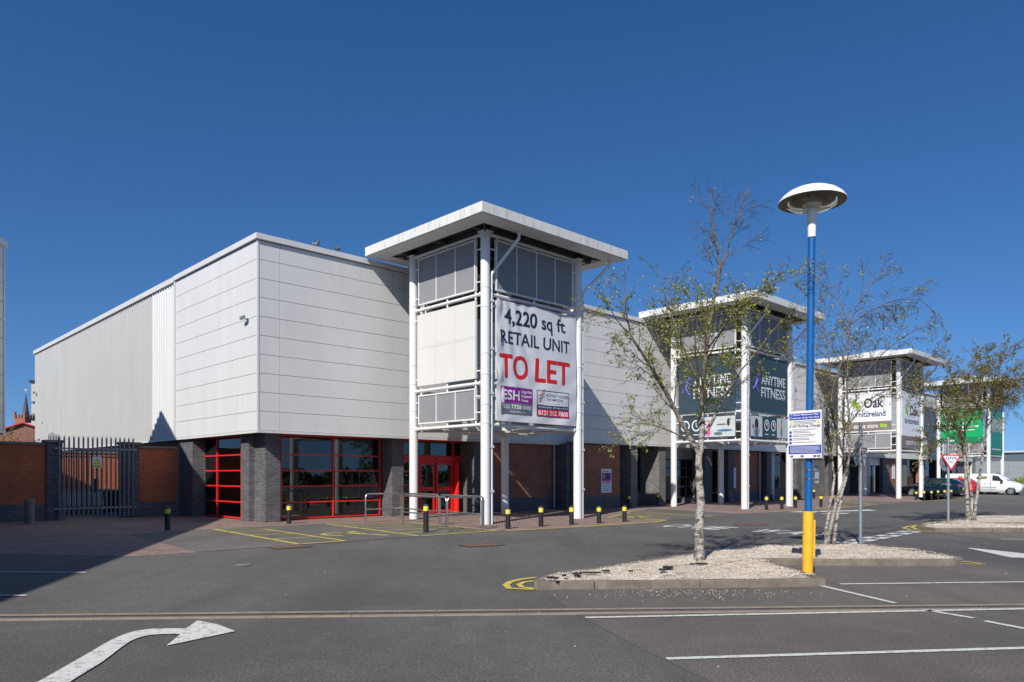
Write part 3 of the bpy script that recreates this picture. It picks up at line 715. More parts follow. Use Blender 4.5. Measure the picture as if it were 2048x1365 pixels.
# security cameras on the walls
def cctv(px, py, u, lab):
    v = V(px, u); Yd = W(u, v).y; z = zat(py, Yd); e = tag(empty('security_camera', (*W(u-.03, v), z), TH), lab, 'security camera')
    e.scale = (.6,.6,.6); MB().box((-.03,-.07,-.15),(.0,.07,.05)).build('bracket', M['galvdark'], e)
    mb = MB(); mb.tube([(-.02,0,-.05),(-.22,0,.03)], .025, 8); mb.build('arm', M['galvdark'], e)
    mb = MB(); mb.obox((-.26,.12,.06), (.075,0,0), (0,.24,-.03), (0,.01,.06)); mb.obox((-.26,.13,.125), (.09,0,0), (0,.27,-.03), (0,0,.008)); mb.build('housing', M['galv'], e, bevel=.01)
cctv(497, 639, 0.0, 'grey security camera near the front corner of the white panelled wall')
cctv(75, 787, 0.0, 'small grey security camera at the far end of the ribbed wall')

# ------------------------------------------------------------------ canopy towers
def tower_base(px, Y, nm):
    Y *= TS; return Vector(((px-CXP)/FOC*Y, Y))
TS = 1.027
LU, LV, CR = 4.7, 4.0, 0.16
RT = 10.17
def make_tower(p, label, style):
    t = empty('canopy_tower', (p[0], p[1], -.04), TH, label, 'canopy tower', 'canopy towers standing in front of the terrace')
    t.scale = (TS, TS, TS)
    o = 1.29
    x0, x1, y0, y1 = -o, LU+o+.12, -o, LV+o
    # roof: fascia ring, soffit border, dark void with beams, low pyramid
    f = MB(); zf = RT-.30
    for a, b in (((x0,y0,zf),(x1,y0+.06,RT)),((x0,y1-.06,zf),(x1,y1,RT)),((x0,y0+.06,zf),(x0+.06,y1-.06,RT)),((x1-.06,y0+.06,zf),(x1,y1-.06,RT))): f.box(a, b)
    f.box((x0+.002,y0+.002,RT-.0),(x1-.002,y0+.2,RT+.02)); f.box((x0+.002,y1-.2,RT),(x1-.002,y1-.002,RT+.02)); f.box((x0+.002,y0+.2,RT),(x0+.2,y1-.2,RT+.02)); f.box((x1-.2,y0+.2,RT),(x1-.002,y1-.2,RT+.02))
    rf = f.build('roof', M['fascia'], t)
    b = .70; s = MB()
    for q0, q1 in (((x0+.06,y0+.06),(x1-.06,y0+b)),((x0+.06,y1-b),(x1-.06,y1-.06)),((x0+.06,y0+b),(x0+b,y1-b)),((x1-b,y0+b),(x1-.06,y1-b))):
        s.box((*q0, zf-.03), (*q1, zf+.02))
    s.build('soffit', M['coping'], rf)
    d = MB(); cx, cy = (x0+x1)/2, (y0+y1)/2
    d.add([(x0+.2,y0+.2,RT-.05),(x1-.2,y0+.2,RT-.05),(x1-.2,y1-.2,RT-.05),(x0+.2,y1-.2,RT-.05),(cx,cy,RT+.75)], [(0,1,2,3)][:0]+[(0,1,4),(1,2,4),(2,3,4),(3,0,4)], 0)
    d.build('roof_sheet', M['fascia'], rf)
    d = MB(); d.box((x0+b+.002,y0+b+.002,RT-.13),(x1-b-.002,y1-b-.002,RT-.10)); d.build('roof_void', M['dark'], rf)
    bm_ = MB()
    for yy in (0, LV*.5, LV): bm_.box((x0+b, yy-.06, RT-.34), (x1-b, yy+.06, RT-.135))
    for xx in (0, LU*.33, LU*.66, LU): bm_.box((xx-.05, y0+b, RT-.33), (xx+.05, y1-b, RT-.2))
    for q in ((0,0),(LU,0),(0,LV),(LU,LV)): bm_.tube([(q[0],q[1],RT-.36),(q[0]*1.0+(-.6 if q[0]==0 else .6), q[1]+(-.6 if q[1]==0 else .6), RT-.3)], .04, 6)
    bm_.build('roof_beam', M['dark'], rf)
    for q in ((0,0),(LU,0),(0,LV),(LU,LV)):
        c = MB(); c.tube([(q[0],q[1],0),(q[0],q[1],RT-.36)], CR, 28)
        cm = c.build('column', M['steel'], t, smooth='auto')
        for z in (3.42, 4.05, 5.05, 5.75, 7.3, 7.95): MB().tube([(q[0],q[1],z),(q[0],q[1],z+.035)], CR+.012, 28).build('collar', M['steel'], cm, smooth='auto')
        MB().box((q[0]-.2,q[1]-.2,RT-.36),(q[0]+.2,q[1]+.2,RT-.335)).build('cap_plate', M['steel'], cm)
    # rails on all four sides, with stubs
    for (a, bb, nrm) in (((0,0),(LU,0),(0,-1)), ((0,0),(0,LV),(-1,0)), ((LU,0),(LU,LV),(1,0)), ((0,LV),(LU,LV),(0,1))):
        A, B = Vector(a), Vector(bb); dd = (B-A).normalized(); L = (B-A).length
        for z in (9.78, 7.77, 4.78, 3.38):
            mb = MB(); off = Vector(nrm)*.0
            mb.tube([(*(A+dd*.1+off),z),(*(B-dd*.1+off),z)], .06, 12)
            mb.tube([(*(A+dd*.17),z),(*(A+dd*.25),z)], .085, 10); mb.tube([(*(B-dd*.25),z),(*(B-dd*.17),z)], .085, 10)
            for k in (.12, .5, .88):
                q = A+dd*(L*k); h = (.16, .16) if z not in (9.78, 3.38) else ((0, -.16) if z == 9.78 else (.16, 0)); mb.tube([(*q,z-h[1] if z != 3.38 else z),(*q,z+h[0] if z != 9.78 else z-.16)], .035, 8)
            mb.build('rail', M['steel'], t, smooth='auto')
        for e, sg in ((A, 1), (B, -1)):
            for z in (9.3, 8.2, 7.4, 5.2, 4.35, 3.8): MB().tube([(*(e+dd*sg*.12),z),(*(e+dd*sg*.44),z)], .028, 8).build('stub', M['steel'], t, smooth='auto')
    # sign bands: left face (along y), front face (along x), and the two inner faces
    def frame_panel(face, a, b2, z0, z1, n, mat, gap=.03, fr=.05, mats=None):
        f = MB(); p_ = MB()
        def bx(mb, s0, s1, d0, d1, za, zb, m=0):
            if face == 'x': mb.box((s0,d0,za),(s1,d1,zb),m)
            elif face == 'y': mb.box((d0,s0,za),(d1,s1,zb),m)
            elif face == 'X': mb.box((s0,LV-d1,za),(s1,LV-d0,zb),m)
            else: mb.box((LU-d1,s0,za),(LU-d0,s1,zb),m)
        bx(f,a,b2,-.07,.03,z1-fr,z1); bx(f,a,b2,-.07,.03,z0,z0+fr); bx(f,a,a+fr,-.07,.03,z0+fr,z1-fr); bx(f,b2-fr,b2,-.07,.03,z0+fr,z1-fr)
        for k in range(1, n):
            s_ = a+(b2-a)*k/n; bx(f,s_-.018,s_+.018,-.066,.02,z0+fr,z1-fr)
        bx(p_,a+fr,b2-fr,-.045,-.02,z0+fr,z1-fr)
        fo = f.build('panel_frame', M['steel'], t); p_.build('infill', mat, fo); return fo
    S0, S1 = .44, LV-.36; X0, X1 = .44, LU-.34
    TZ = (7.93, 9.66); MZ = (4.95, 7.6); BZ = (3.55, 4.62)
    frame_panel('y', S0, S1, *TZ, 3, M['mesh']); frame_panel('x', X0, X1, *TZ, 4, M['mesh'])
    frame_panel('Y', S0, S1, *TZ, 3, M['mesh']); frame_panel('X', X0, X1, *TZ, 4, M['mesh'])
    g = MB(); g.obox((LU/2, LV/2, 3.28), (LU/2-.1,0,0), (0,.03,0), (0,0,.03)); g.obox((LU/2, LV/2, 3.28), (.03,0,0), (0,LV/2-.1,0), (0,0,.027))
    g.tube([(.1,.1,3.3),(LU-.1,LV-.1,3.3)], .03, 8); g.tube([(.1,LV-.1,3.3),(LU-.1,.1,3.3)], .03, 8)
    g.build('bracing', M['dull_steel'], t)
    # downpipes
    for cx_, dxs in ((.22, 0.62), (LU+.2, 0.75)):
        mb = MB(); yq = -.06; mb.tube([(cx_+dxs, -.75, RT-.33), (cx_+dxs, -.75, RT-.55), (cx_+.02, yq-.02, RT-1.7 if cx_ < 1 else RT-1.55), (cx_, yq, RT-1.85 if cx_ < 1 else RT-1.75), (cx_, yq, .0)], .055, 12)
        for z in (1.1, 2.6, 4.4, 5.9, 7.5): mb.box((cx_-.085, yq-.065, z), (cx_+.07, yq+.065, z+.08))
        mb.build('downpipe', M['steel'], t, smooth='auto')
    if style == 1:
        for face, a, b2 in (('y', S0-.03, S1+.03),):
            mb = MB(); mb.box((-.08,a,MZ[0]),(-.0,b2,MZ[1]-.02)); mb.build('sign_panel', M['white_panel'], t)
            mb = MB()
            for k in (1/3, 2/3): mb.box((-.084,a+(b2-a)*k-.008,MZ[0]+.02),(-.0805,a+(b2-a)*k+.008,MZ[1]-.04))
            mb.box((-.0835,a,MZ[0]+1.35),(-.0805,b2,MZ[0]+1.365)); mb.box((-.0835,a,MZ[0]+1.42),(-.0805,b2,MZ[0]+1.43)); mb.build('panel_seam', M['dull_steel'], t)
        frame_panel('y', S0, S1, *BZ, 3, M['mesh'])
        frame_panel('x', X0, X1, *MZ, 4, M['mesh']); frame_panel('x', X0, X1, *BZ, 4, M['mesh'])
    mid = dict(S0=S0, S1=S1, X0=X0, X1=X1, MZ=MZ, BZ=BZ)
    frame_panel('Y', S0, S1, *BZ, 3, M['mesh']); 
    if style == 2:
        for nm, org, ax, n3 in (('y', (-.08, S1, 0), Vector((0,-1,0)), Vector((-1,0,0))), ('x', (X0, -.08, 0), Vector((1,0,0)), Vector((0,-1,0)))):
            Lx = (S1-S0) if nm == 'y' else (X1-X0); O_ = Vector(org)
            mb = MB(); c = O_+ax*Lx/2-n3*.02; mb.obox((c.x,c.y,(MZ[0]-.15+MZ[1])/2), ax*Lx/2, n3*.02, (0,0,(MZ[1]-MZ[0]+.15)/2)); mb.build('sign_panel', M['teal'], t)
            mb = MB(); zc = 6.05
            q = O_+n3*.006
            mb.text('ANYTIME', (*(q+ax*(Lx*.27))[:2], zc+.13), ax*(Lx*.66), (0,0,.52), 0, .05); mb.text('FITNESS', (*(q+ax*(Lx*.27))[:2], zc-.5), ax*(Lx*.66), (0,0,.52), 0, .05)
            lo_ = mb.build('lettering', M['signwhite'], t)
            mb = MB(); q = O_+n3*.010
            for k in range(10):
                z = zc-.44+k*.12; c = q+ax*(Lx*.6); mb.obox((c.x,c.y,z), ax*(Lx*.34), n3*.002, (0,0,.011))
            mb.build('stripe', M['teal'], t)
            mb = MB(); q = O_+n3*.006      # running figure mark
            for (ax0, z0, ax1, z1, w_) in ((.17,6.45,.13,6.1,.11),(.13,6.1,.21,5.75,.08),(.13,6.1,.06,5.9,.07),(.17,6.4,.23,6.25,.05),(.17,6.4,.10,6.45,.05)):
                a_ = q+ax*(Lx*ax0); b_ = q+ax*(Lx*ax1); mb.tube([(a_.x,a_.y,z0),(b_.x,b_.y,z1)], w_*.55, 5)
            a_ = q+ax*(Lx*.195); mb.tube([(a_.x,a_.y,6.62),(*(a_+n3*.01)[:2],6.62)], .1, 14); mb.build('emblem', M['logopurple'], t)
            # lower strip of photographs and round icons
            mb = MB(); c = O_+ax*Lx/2-n3*.02; mb.obox((c.x,c.y,(BZ[0]+BZ[1])/2), ax*Lx/2, n3*.02, (0,0,(BZ[1]-BZ[0])/2)); mb.build('sign_panel', M['teal'], t)
            def pic(s0, s1, items):
                mb = MB(); q = O_+n3*.004; c = q+ax*(Lx*(s0+s1)/2); mb.obox((c.x,c.y,4.085), ax*(Lx*(s1-s0)/2), n3*.003, (0,0,.5), 0)
                for (sx, sz, w_, h_, m_) in items:
                    pts = []
                    for k in range(10):
                        an = 2*math.pi*k/10; e_ = q+n3*(.004+.001*m_)+ax*(Lx*(s0+(s1-s0)*sx)+w_*math.cos(an)); pts.append((e_.x, e_.y, 3.585+sz+h_*math.sin(an)))
                    mb.poly(pts, m_)
                mb.build('photograph', [M['printpale'], M['skin'], M['hair'], M['printblue'], M['pink'], M['bgrey']], t)
            woman = [(.5,.62,.2,.28,2),(.5,.62,.11,.17,1),(.5,.2,.2,.25,3),(.28,.3,.05,.25,1),(.7,.3,.06,.2,1),(.2,.5,.09,.09,5)]
            gym = [(.2,.35,.13,.33,4),(.22,.75,.06,.1,1),(.7,.3,.45,.06,3),(.6,.6,.3,.04,5),(.8,.7,.08,.2,2),(.86,.85,.05,.07,1),(.5,.15,.25,.08,5)]
            if nm == 'x': pic(0, .3, woman); pic(.7, 1, [(.4,.5,.08,.35,1),(.4,.3,.1,.25,5),(.42,.85,.06,.08,2)])
            else: pic(.42, 1, gym)
            mb = MB(); q = O_+n3*.006
            for sx in ((.42,.6) if nm == 'x' else (.12,.32)):
                a_ = q+ax*(Lx*sx); ring = MB()
                outer = []; 
                for k in range(20):
                    an = 2*math.pi*k/20; an2 = 2*math.pi*(k+1)/20
                    pts = []
                    for (rr, aa) in ((.2,an),(.26,an),(.26,an2),(.2,an2)):
                        e_ = a_+ax*(rr*math.cos(aa)); pts.append((e_.x,e_.y,4.18+rr*math.sin(aa)*1.1))
                    mb.poly(pts)
                for (x_, z_, x2, z2) in ((0,0,0,.15),(0,0,.08,-.08)):
                    e1 = a_+ax*x_; e2 = a_+ax*x2; mb.tube([(e1.x,e1.y,4.18+z_),(e2.x,e2.y,4.18+z2)], .02, 4)
                mb.obox((a_.x,a_.y,3.72), ax*.16, n3*.003, (0,0,.02))
            mb.build('icon', M['signwhite'], t)
    if style == 3:
        for nm, org, ax, n3 in (('y', (-.08, S1, 0), Vector((0,-1,0)), Vector((-1,0,0))), ('x', (X0, -.08, 0), Vector((1,0,0)), Vector((0,-1,0)))):
            Lx = (S1-S0) if nm == 'y' else (X1-X0); O_ = Vector(org); zl = 5.5 if nm == 'y' else 4.45; z0s = 4.87 if nm == 'y' else 3.55
            def slab(z0, z1, m, name, off=0.0):
                mb = MB(); c = O_+ax*Lx/2-n3*(.02-off); mb.obox((c.x,c.y,(z0+z1)/2), ax*Lx/2, n3*.02, (0,0,(z1-z0)/2)); mb.build(name, M[m], t)
            slab(zl, 7.6, 'signwhite', 'sign_panel'); slab(z0s, zl-.004, 'brown', 'sign_panel')
            q = O_+n3*.006; mb = MB(); zO = 6.45 if nm == 'y' else 5.95
            mb.text('Oak', (*(q+ax*(Lx*.42))[:2], zO), ax*(Lx*.42), (0,0,.72), 0, .05); mb.build('lettering', M['signtext'], t)
            mb = MB(); mb.text('furnitureland', (*(q+ax*(Lx*.14))[:2], zO-.62), ax*(Lx*.74), (0,0,.42), 0, .02); mb.build('lettering', M['rnavy'], t)
            mb = MB(); zz = (zl+z0s)/2-.17; mb.text('online store' if nm == 'y' else 'store', (*(q+ax*(Lx*.2))[:2], zz), ax*(Lx*.52), (0,0,.34), 0, .01); mb.build('lettering', M['signwhite'], t)
            mb = MB(); pts = []
            for k in range(22):
                an = 2*math.pi*k/22; rr = .38*(1 if k % 4 < 2 else .66); e_ = q+ax*(Lx*.24+rr*.75*math.cos(an)-.18*math.sin(an)); pts.append((e_.x,e_.y,zO+.3+rr*1.25*math.sin(an)))
            mb.poly(pts); mb.build('emblem', M['leafgreen'], t)
            mb = MB(); c = q+ax*(Lx*.84); mb.obox((c.x,c.y,zz+.15), ax*.22+Vector((0,0,-.04)), n3*.003, (0,0,.12)); mb.build('badge', M['leafgreen'], t)
        frame_panel('y', S0, S1, *BZ, 3, M['mesh'])
    if style == 4:
        O_ = Vector((-.09, S1+.1, 0)); ax = Vector((0,-1,0)); n3 = Vector((-1,0,0)); Lx = S1-S0+.15
        mb = MB(); c = O_+ax*Lx/2; mb.obox((c.x,c.y,6.35), ax*Lx/2, n3*.02, (0,0,1.25)); mb.build('sign_panel', M['green'], t)
        mb = MB(); mb.obox((c.x,c.y,4.85), ax*Lx/2, n3*.021, (0,0,.248)); mb.build('sign_panel', M['greend'], t)
        mb = MB(); q = O_+n3*.026
        def bar(s0, s1, z, h): 
            a_ = q+ax*(Lx*(s0+s1)/2); mb.obox((a_.x,a_.y,z), ax*(Lx*(s1-s0)/2), n3*.002, (0,0,h))
        for s0, s1, z, h in ((.06,.22,7.2,.07),(.06,.28,7.0,.07),(.06,.3,6.7,.05),(.14,.32,6.35,.03),(.14,.36,6.02,.03),(.14,.34,5.72,.03),(.6,.76,6.4,.03),(.58,.9,6.1,.03),(.58,.88,6.0,.03),(.58,.8,5.75,.03)): bar(s0,s1,z,h)
        for s0, z in ((.09,6.35),(.09,6.02),(.09,5.72),(.53,6.38),(.53,6.05),(.53,5.73)):
            a_ = q+ax*(Lx*s0); mb.tube([(a_.x,a_.y,z),(*(a_+n3*.004)[:2],z)], .09, 12)
        mb.text('whats', (*(q+ax*(Lx*.08))[:2], 4.75), ax*(Lx*.24), (0,0,.2), 0, .03); mb.build('lettering', M['signwhite'], t)
        O_ = Vector((X0, -.09, 0)); ax = Vector((1,0,0)); n3 = Vector((0,-1,0)); Lx = X1-X0; c = O_+ax*Lx/2
        mb = MB(); mb.obox((c.x,c.y,5.9), ax*Lx/2, n3*.02, (0,0,1.75)); mb.build('sign_panel', M['greent'], t)
        mb = MB(); mb.obox((c.x,c.y,3.85), ax*Lx/2, n3*.021, (0,0,.296)); mb.build('sign_panel', M['greend'], t)
        mb = MB(); q = O_+n3*.026
        for k in range(5): a_ = q+ax*(Lx*(.14+.18*k)); mb.obox((a_.x,a_.y,6.1+.1*(k%2)), ax*(Lx*.05), n3*.002, (0,0,.55)); 
        a_ = q+ax*(Lx*.45); mb.obox((a_.x,a_.y,4.0), ax*(Lx*.4), n3*.002, (0,0,.06)); mb.build('lettering', M['printpale'], t)
        frame_panel('y', S0, S1, *BZ, 3, M['mesh'])
    return t
T1 = tower_base(970.6, 24.66, 0)
t1 = make_tower(T1, 'nearest white canopy tower, hung with the TO LET banner', 1)
t2 = make_tower(tower_base(1489, 35.6, 0), 'white canopy tower with dark teal ANYTIME FITNESS signs', 2)
t3 = make_tower(tower_base(1797, 51.3, 0), 'white canopy tower with white Oak furnitureland signs', 3)
t4 = make_tower(tower_base(1977, 65.6, 0), 'farthest canopy tower, with bright green sign panels', 4)

# ------------------------------------------------------------------ TO LET banner, tied to the front of the nearest tower
bn = empty('banner', (T1.x, T1.y, -.04), TH, 'large white TO LET banner hung on the nearest canopy tower', 'banner')
bn.scale = (TS, TS, TS)
BX0, BX1, BZ0, BZ1 = .40, LU-.22, 3.52, 7.62
def wav(x, z):
    s = (x-BX0)/(BX1-BX0); t = (z-BZ0)/(BZ1-BZ0)
    return 1.7*(.010*math.sin(s*9+t*3)+.008*math.sin(s*23+t*17*math.sin(s*3))+.012*math.sin(t*7+s*5)*s+(.02*math.sin(t*21) if s < .06 else 0)+.008*math.sin((s*.6-t)*30)*max(0,1-t*1.4))
mb = MB(); nx, nz = 48, 52; yb = -.135
vs = [(BX0+(BX1-BX0)*i/nx, yb-wav(BX0+(BX1-BX0)*i/nx, BZ0+(BZ1-BZ0)*j/nz), BZ0+(BZ1-BZ0)*j/nz) for j in range(nz+1) for i in range(nx+1)]
mb.add(vs, [(j*(nx+1)+i, j*(nx+1)+i+1, (j+1)*(nx+1)+i+1, (j+1)*(nx+1)+i) for j in range(nz) for i in range(nx)])
vs2 = [(x, y+.004, z) for x, y, z in vs]; n0 = len(vs)
mb.add(vs2, [(j*(nx+1)+i+1, j*(nx+1)+i, (j+1)*(nx+1)+i, (j+1)*(nx+1)+i+1) for j in range(nz) for i in range(nx)])
sh = mb.build('sheet', M['banner'], bn, smooth=True)
BWd, BHt = BX1-BX0, BZ1-BZ0
def bpt(s, t, off): return (BX0+BWd*s, yb-.06-off, BZ1-BHt*t)
def drape(o, off):
    bm = bmesh.new(); bm.from_mesh(o.data); bmesh.ops.triangulate(bm, faces=bm.faces[:])
    for _ in range(3):
        es = [e for e in bm.edges if e.calc_length() > .12]
        if es: bmesh.ops.subdivide_edges(bm, edges=es, cuts=1); bmesh.ops.triangulate(bm, faces=bm.faces[:])
    for v in bm.verts: v.co.y = yb - wav(v.co.x, v.co.z) - .005 - off - (v.co.y if 0 < v.co.y < .01 else 0)
    bm.to_mesh(o.data); bm.free(); return o
def btext(tx, s0, s1, t0, t1, m, name, bold=.03, off=.0):
    mb = MB(); o = bpt(s0, t1, off); g = bold*.62*BHt*(t1-t0)
    for q, (ddx, ddz) in enumerate(((0,0),(g,0),(-g,0),(0,g*.7),(0,-g*.7),(g*.7,g*.6),(-g*.7,g*.6),(g*.7,-g*.6),(-g*.7,-g*.6)) if bold > .035 else ((0,0),)):
        mb.text(tx, (o[0]+ddx, .0001+q*.0004, o[2]+ddz), (BWd*(s1-s0),0,0), (0,0,BHt*(t1-t0)), 0, 0.0 if bold > .035 else bold*.75)
    return drape(mb.build(name, M[m], bn), off*.6)
def bbox(s0, s1, t0, t1, m, name, off=0):
    mb = MB(); a = bpt(s0, t1, off); b = bpt(s1, t0, off); mb.add([(a[0],0,a[2]),(b[0],0,a[2]),(b[0],0,b[2]),(a[0],0,b[2])], [(0,1,2,3)]); return drape(mb.build(name, M[m], bn), off*.6)
btext('4,220', .09, .47, .057, .200, 'bannernavy', 'lettering', .055)
btext('sq', .53, .665, .098, .215, 'bannernavy', 'lettering', .055)
btext('ft', .735, .845, .055, .170, 'bannernavy', 'lettering', .055)
btext('RETAIL UNIT', .037, .90, .245, .350, 'bannernavy', 'lettering', .04)
btext('TO', .037, .365, .44, .635, 'bannerred', 'lettering', .055); btext('LET', .465, .90, .44, .635, 'bannerred', 'lettering', .055)
bbox(.04, .425, .708, .842, 'purple', 'logo_panel'); bbox(.04, .425, .842, .94, 'bgrey', 'logo_panel')
btext('ESH', .06, .26, .735, .82, 'signwhite', 'lettering', .03, .008)
for k, tx in enumerate(('Edgerley', 'Simpson', 'Howe')): btext(tx, .285, .285+(.13,.125,.085)[k], .725+k*.037, .725+k*.037+(.034,.034,.026)[k], 'signwhite', 'lettering', .01, .008)
btext('020 7758 0400', .06, .41, .857, .893, 'signwhite', 'lettering', .02, .008); btext('www.eshp.com', .145, .335, .905, .93, 'signwhite', 'lettering', .0, .008)
bbox(.478, .893, .708, .94, 'rnavy', 'logo_panel'); bbox(.486, .885, .716, .835, 'banner', 'logo_panel', .003); bbox(.486, .885, .872, .933, 'bannerred', 'logo_panel', .003)
btext('ROWLEY HUGHES', .60, .88, .735, .762, 'rnavy', 'lettering', .012, .008); btext('THOMPSON', .60, .80, .772, .797, 'rnavy', 'lettering', .012, .008); btext('Property Consultants', .60, .76, .812, .824, 'bgrey', 'lettering', 0, .008)
btext('102 Colmore Row - Birmingham B3 3AG', .495, .877, .845, .865, 'signwhite', 'lettering', .01, .008); btext('0121 212 7800', .497, .875, .882, .924, 'signwhite', 'lettering', .03, .008)
for k, (m, dz) in enumerate((('bannerred', 0), ('rnavy', .028), ('bannerred', .052))):
    mb = MB(); pts = []
    for i in range(9):
        s = i/8; pts.append((s, dz + .018*math.sin(s*5.5)-.03*s))
    for (s0, q0), (s1, q1) in zip(pts, pts[1:]):
        a = bpt(.50+.08*s0, .745+q0+.0, .008); b = bpt(.50+.08*s1, .745+q1, .008); h = .035*(1-abs(s0-.5)); mb.add([(a[0],a[1],a[2]-h),(b[0],b[1],b[2]-h),(b[0],b[1],b[2]+h*.6),(a[0],a[1],a[2]+h*.6)], [(0,1,2,3)])
    drape(mb.build('emblem', M[m], bn), .006)
# ------------------------------------------------------------------ bollards
def bollard(p, h, r, label, group, worn=False):
    e = empty('bollard', (p[0], p[1], 0), rng.uniform(0, 6), label, 'bollard', group)
    b = MB(); b.lathe([(r*1.02,0),(r*1.02,.03),(r,.05),(r,h-.20)], 20); b.build('post', M['black'], e, smooth='auto')
    b = MB(); b.lathe([(r+.002,h-.20),(r+.002,h-.06)], 20); b.build('band', M['bandyellow'] if not worn else M['bandyellow'], e, smooth='auto')
    b = MB(); b.lathe([(r,h-.06),(r*1.03,h-.055),(r*1.03,h-.03),(r*.85,h-.008),(0.001,h)], 20); b.build('cap', M['black'], e, smooth='auto')
BG = 'black bollards with a yellow band along the shopfronts'
BL = [(335,1015,1062,'black bollard alone in the shade before the palisade gate'),(578,1010,1048.8,'black bollard in front of the corner shop window'),
 (852,1009.5,1066.6,'scuffed black bollard standing before the steel rails'),(1016,1016.5,1059,'bollard next to the downpipe of the banner tower, nearest of the kerb row'),
 (1082,1013.5,1054.6,'second bollard to the right of the banner tower corner column'),(1143,1013,1050.8,'bollard just left of the right front column of the banner tower'),
 (1198,1013,1047.8,'bollard just right of the right front column of the banner tower'),(1249,1012,1045,'last bollard of the near kerb row, by the far hatched bay'),
 (1258,991.6,1017.4,'bollard standing by the wall just past the purple poster'),(1316,988,1013.5,'bollard in front of the grey pillar left of the tall birch'),
 (1543.5,983,1004.5,'bollard close to the wall between the teal tower columns'),(1533,993,1021,'bollard with a torn pale sticker right of the teal tower corner column'),
 (1563.6,993,1019.3,'bollard just left of the right front column of the teal tower'),(1591,992.5,1017.5,'bollard just right of the right front column of the teal tower'),
 (1597,981,1000,'bollard by the wall seen beside the teal tower downpipe'),(1628,979.5,998,'bollard seen just right of the blue lamp post near the grey wall'),
 (1642,991.5,1015.3,'bollard at the kerb between the lamp post and the multi stemmed birch'),(1665,990,1013,'bollard behind the stems of the multi stemmed birch'),
 (1832.5,983,1001.5,'first bollard in front of the dark blue car bonnet'),(1848,982,1000.3,'bollard beside the right column of the Oak tower'),
 (1862.8,982,999.3,'bollard in front of the dark blue car front door'),(1876,981,998.6,'bollard in front of the dark blue car rear door'),
 (1889,980.5,998,'bollard in front of the dark blue car rear wheel'),(1902.5,980,997,'bollard behind the GIVE WAY post, last of its row')]
for px, yt, yb_, lab in BL:
    p = gp(px, yb_-1); bollard(p, (yb_-yt)/FOC*p.y, .079, lab, BG)
for px, yt, yb_, rr, lab in ((59,1000,1049,.155,'squat round concrete bollard on the left before the brick wall'),(124.5,996.5,1041.5,.13,'squat round concrete bollard in front of the palisade gate')):
    p = gp(px, yb_-1); h = (yb_-yt)/FOC*p.y; e = empty('concrete_bollard', (p.x,p.y,0), 0, lab, 'bollard', 'concrete bollards')
    MB().lathe([(rr*1.03,0),(rr*1.0,.1),(rr*.97,h-.16),(rr*.94,h-.15)], 20).build('shaft', M['conc'], e, smooth='auto')
    MB().lathe([(rr*.94,h-.15),(rr*1.03,h-.14),(rr*1.04,h-.03),(rr*.93,h),(0.001,h+.012)], 20).build('cap', M['conc'], e, smooth='auto')
# ------------------------------------------------------------------ polished steel guard rails
def hoop(a, b, hpx, label, h=1.02):
    a, b = gp(*a), gp(*b); d = (b-a); L = d.length; e = empty('guard_rail', (a.x,a.y,0), math.atan2(d.y,d.x), label, 'guard rail', 'steel guard rails at the entrance')
    pts = [(0,0,0),(0,0,h-.12),(.035,0,h-.035),(.12,0,h),(L-.12,0,h),(L-.035,0,h-.035),(L,0,h-.12),(L,0,0)]
    MB().tube(pts, .030, 12).build('hoop', M['inox'], e, smooth='auto')
    MB().tube([(.03,0,h*.47),(L-.03,0,h*.47)], .022, 10).build('mid_rail', M['inox'], e, smooth='auto')
    MB().lathe([(.06,0),(.06,.008),(.03,.010)], 16).lathe([(.06,0),(.06,.008),(.03,.010)], 16, (L,0,0)).build('foot_plate', M['inox'], e)
hoop((731,1046.6),(802.6,1043),0,'polished guard rail farthest left, parallel to the shop window')
hoop((806,1054),(893,1063),0,'polished guard rail nearest the scuffed bollard')
hoop((804,1043.5),(878,1050.6),0,'polished guard rail in front of the red entrance doors')
hoop((880,1051),(964,1060),0,'polished guard rail reaching the corner column from the doors side')
hoop((894.5,1064),(967,1059),0,'short polished guard rail at the foot of the corner column')
# ------------------------------------------------------------------ gate wall, pillars, palisade gate
VG = V(360, .02)
def gwall(pa, pb, top, label, z=2.85):
    u0, u1 = U(pa, VG), U(pb, VG); e = empty('brick_wall', (*W(u0, VG), 0), TH, label, 'brick wall', 'brick yard walls beside the gate'); L = u1-u0
    MB().box((0,0,.62),(L,.24,z-.09)).build('brickwork', M['orangeb'], e); MB().box((0,-.02,0),(L,.26,.618)).build('plinth', M['blueb'], e)
    m = MB(); k = 0
    while k < L-.05: m.box((k,-.05,z-.088),(min(L,k+.6)-.008,.29,z)); k += .6
    m.build('coping', M['cap'], e)
gwall(-60, 93, 0, 'shaded orange brick yard wall left of the gate with dark plinth', 2.9)
gwall(277, 356, 0, 'shaded orange brick yard wall between the gate and the white building', 2.86)
for pa, pb, lab in ((93,124,'dark brick gate pillar on the left side of the gate'),(243,277,'dark brick gate pillar on the right side of the gate')):
    u0, u1 = U(pa, VG), U(pb, VG); e = empty('gate_pillar', (*W(u0, VG), 0), TH, lab, 'gate pillar', 'gate pillars'); L = u1-u0
    MB().box((0,-.08,0),(L,.42,2.9)).build('shaft', M['blueb'], e); MB().box((-.07,-.14,2.902),(L+.07,.48,3.0)).build('cap', M['cap'], e)
vg = VG-.20; ga, gb = U(117, vg), U(268, vg)
gt = empty('palisade_gate', (*W(ga, vg), 0), TH, 'tall grey steel palisade double gate with spiked pales and a warning sign', 'gate'); GL = gb-ga
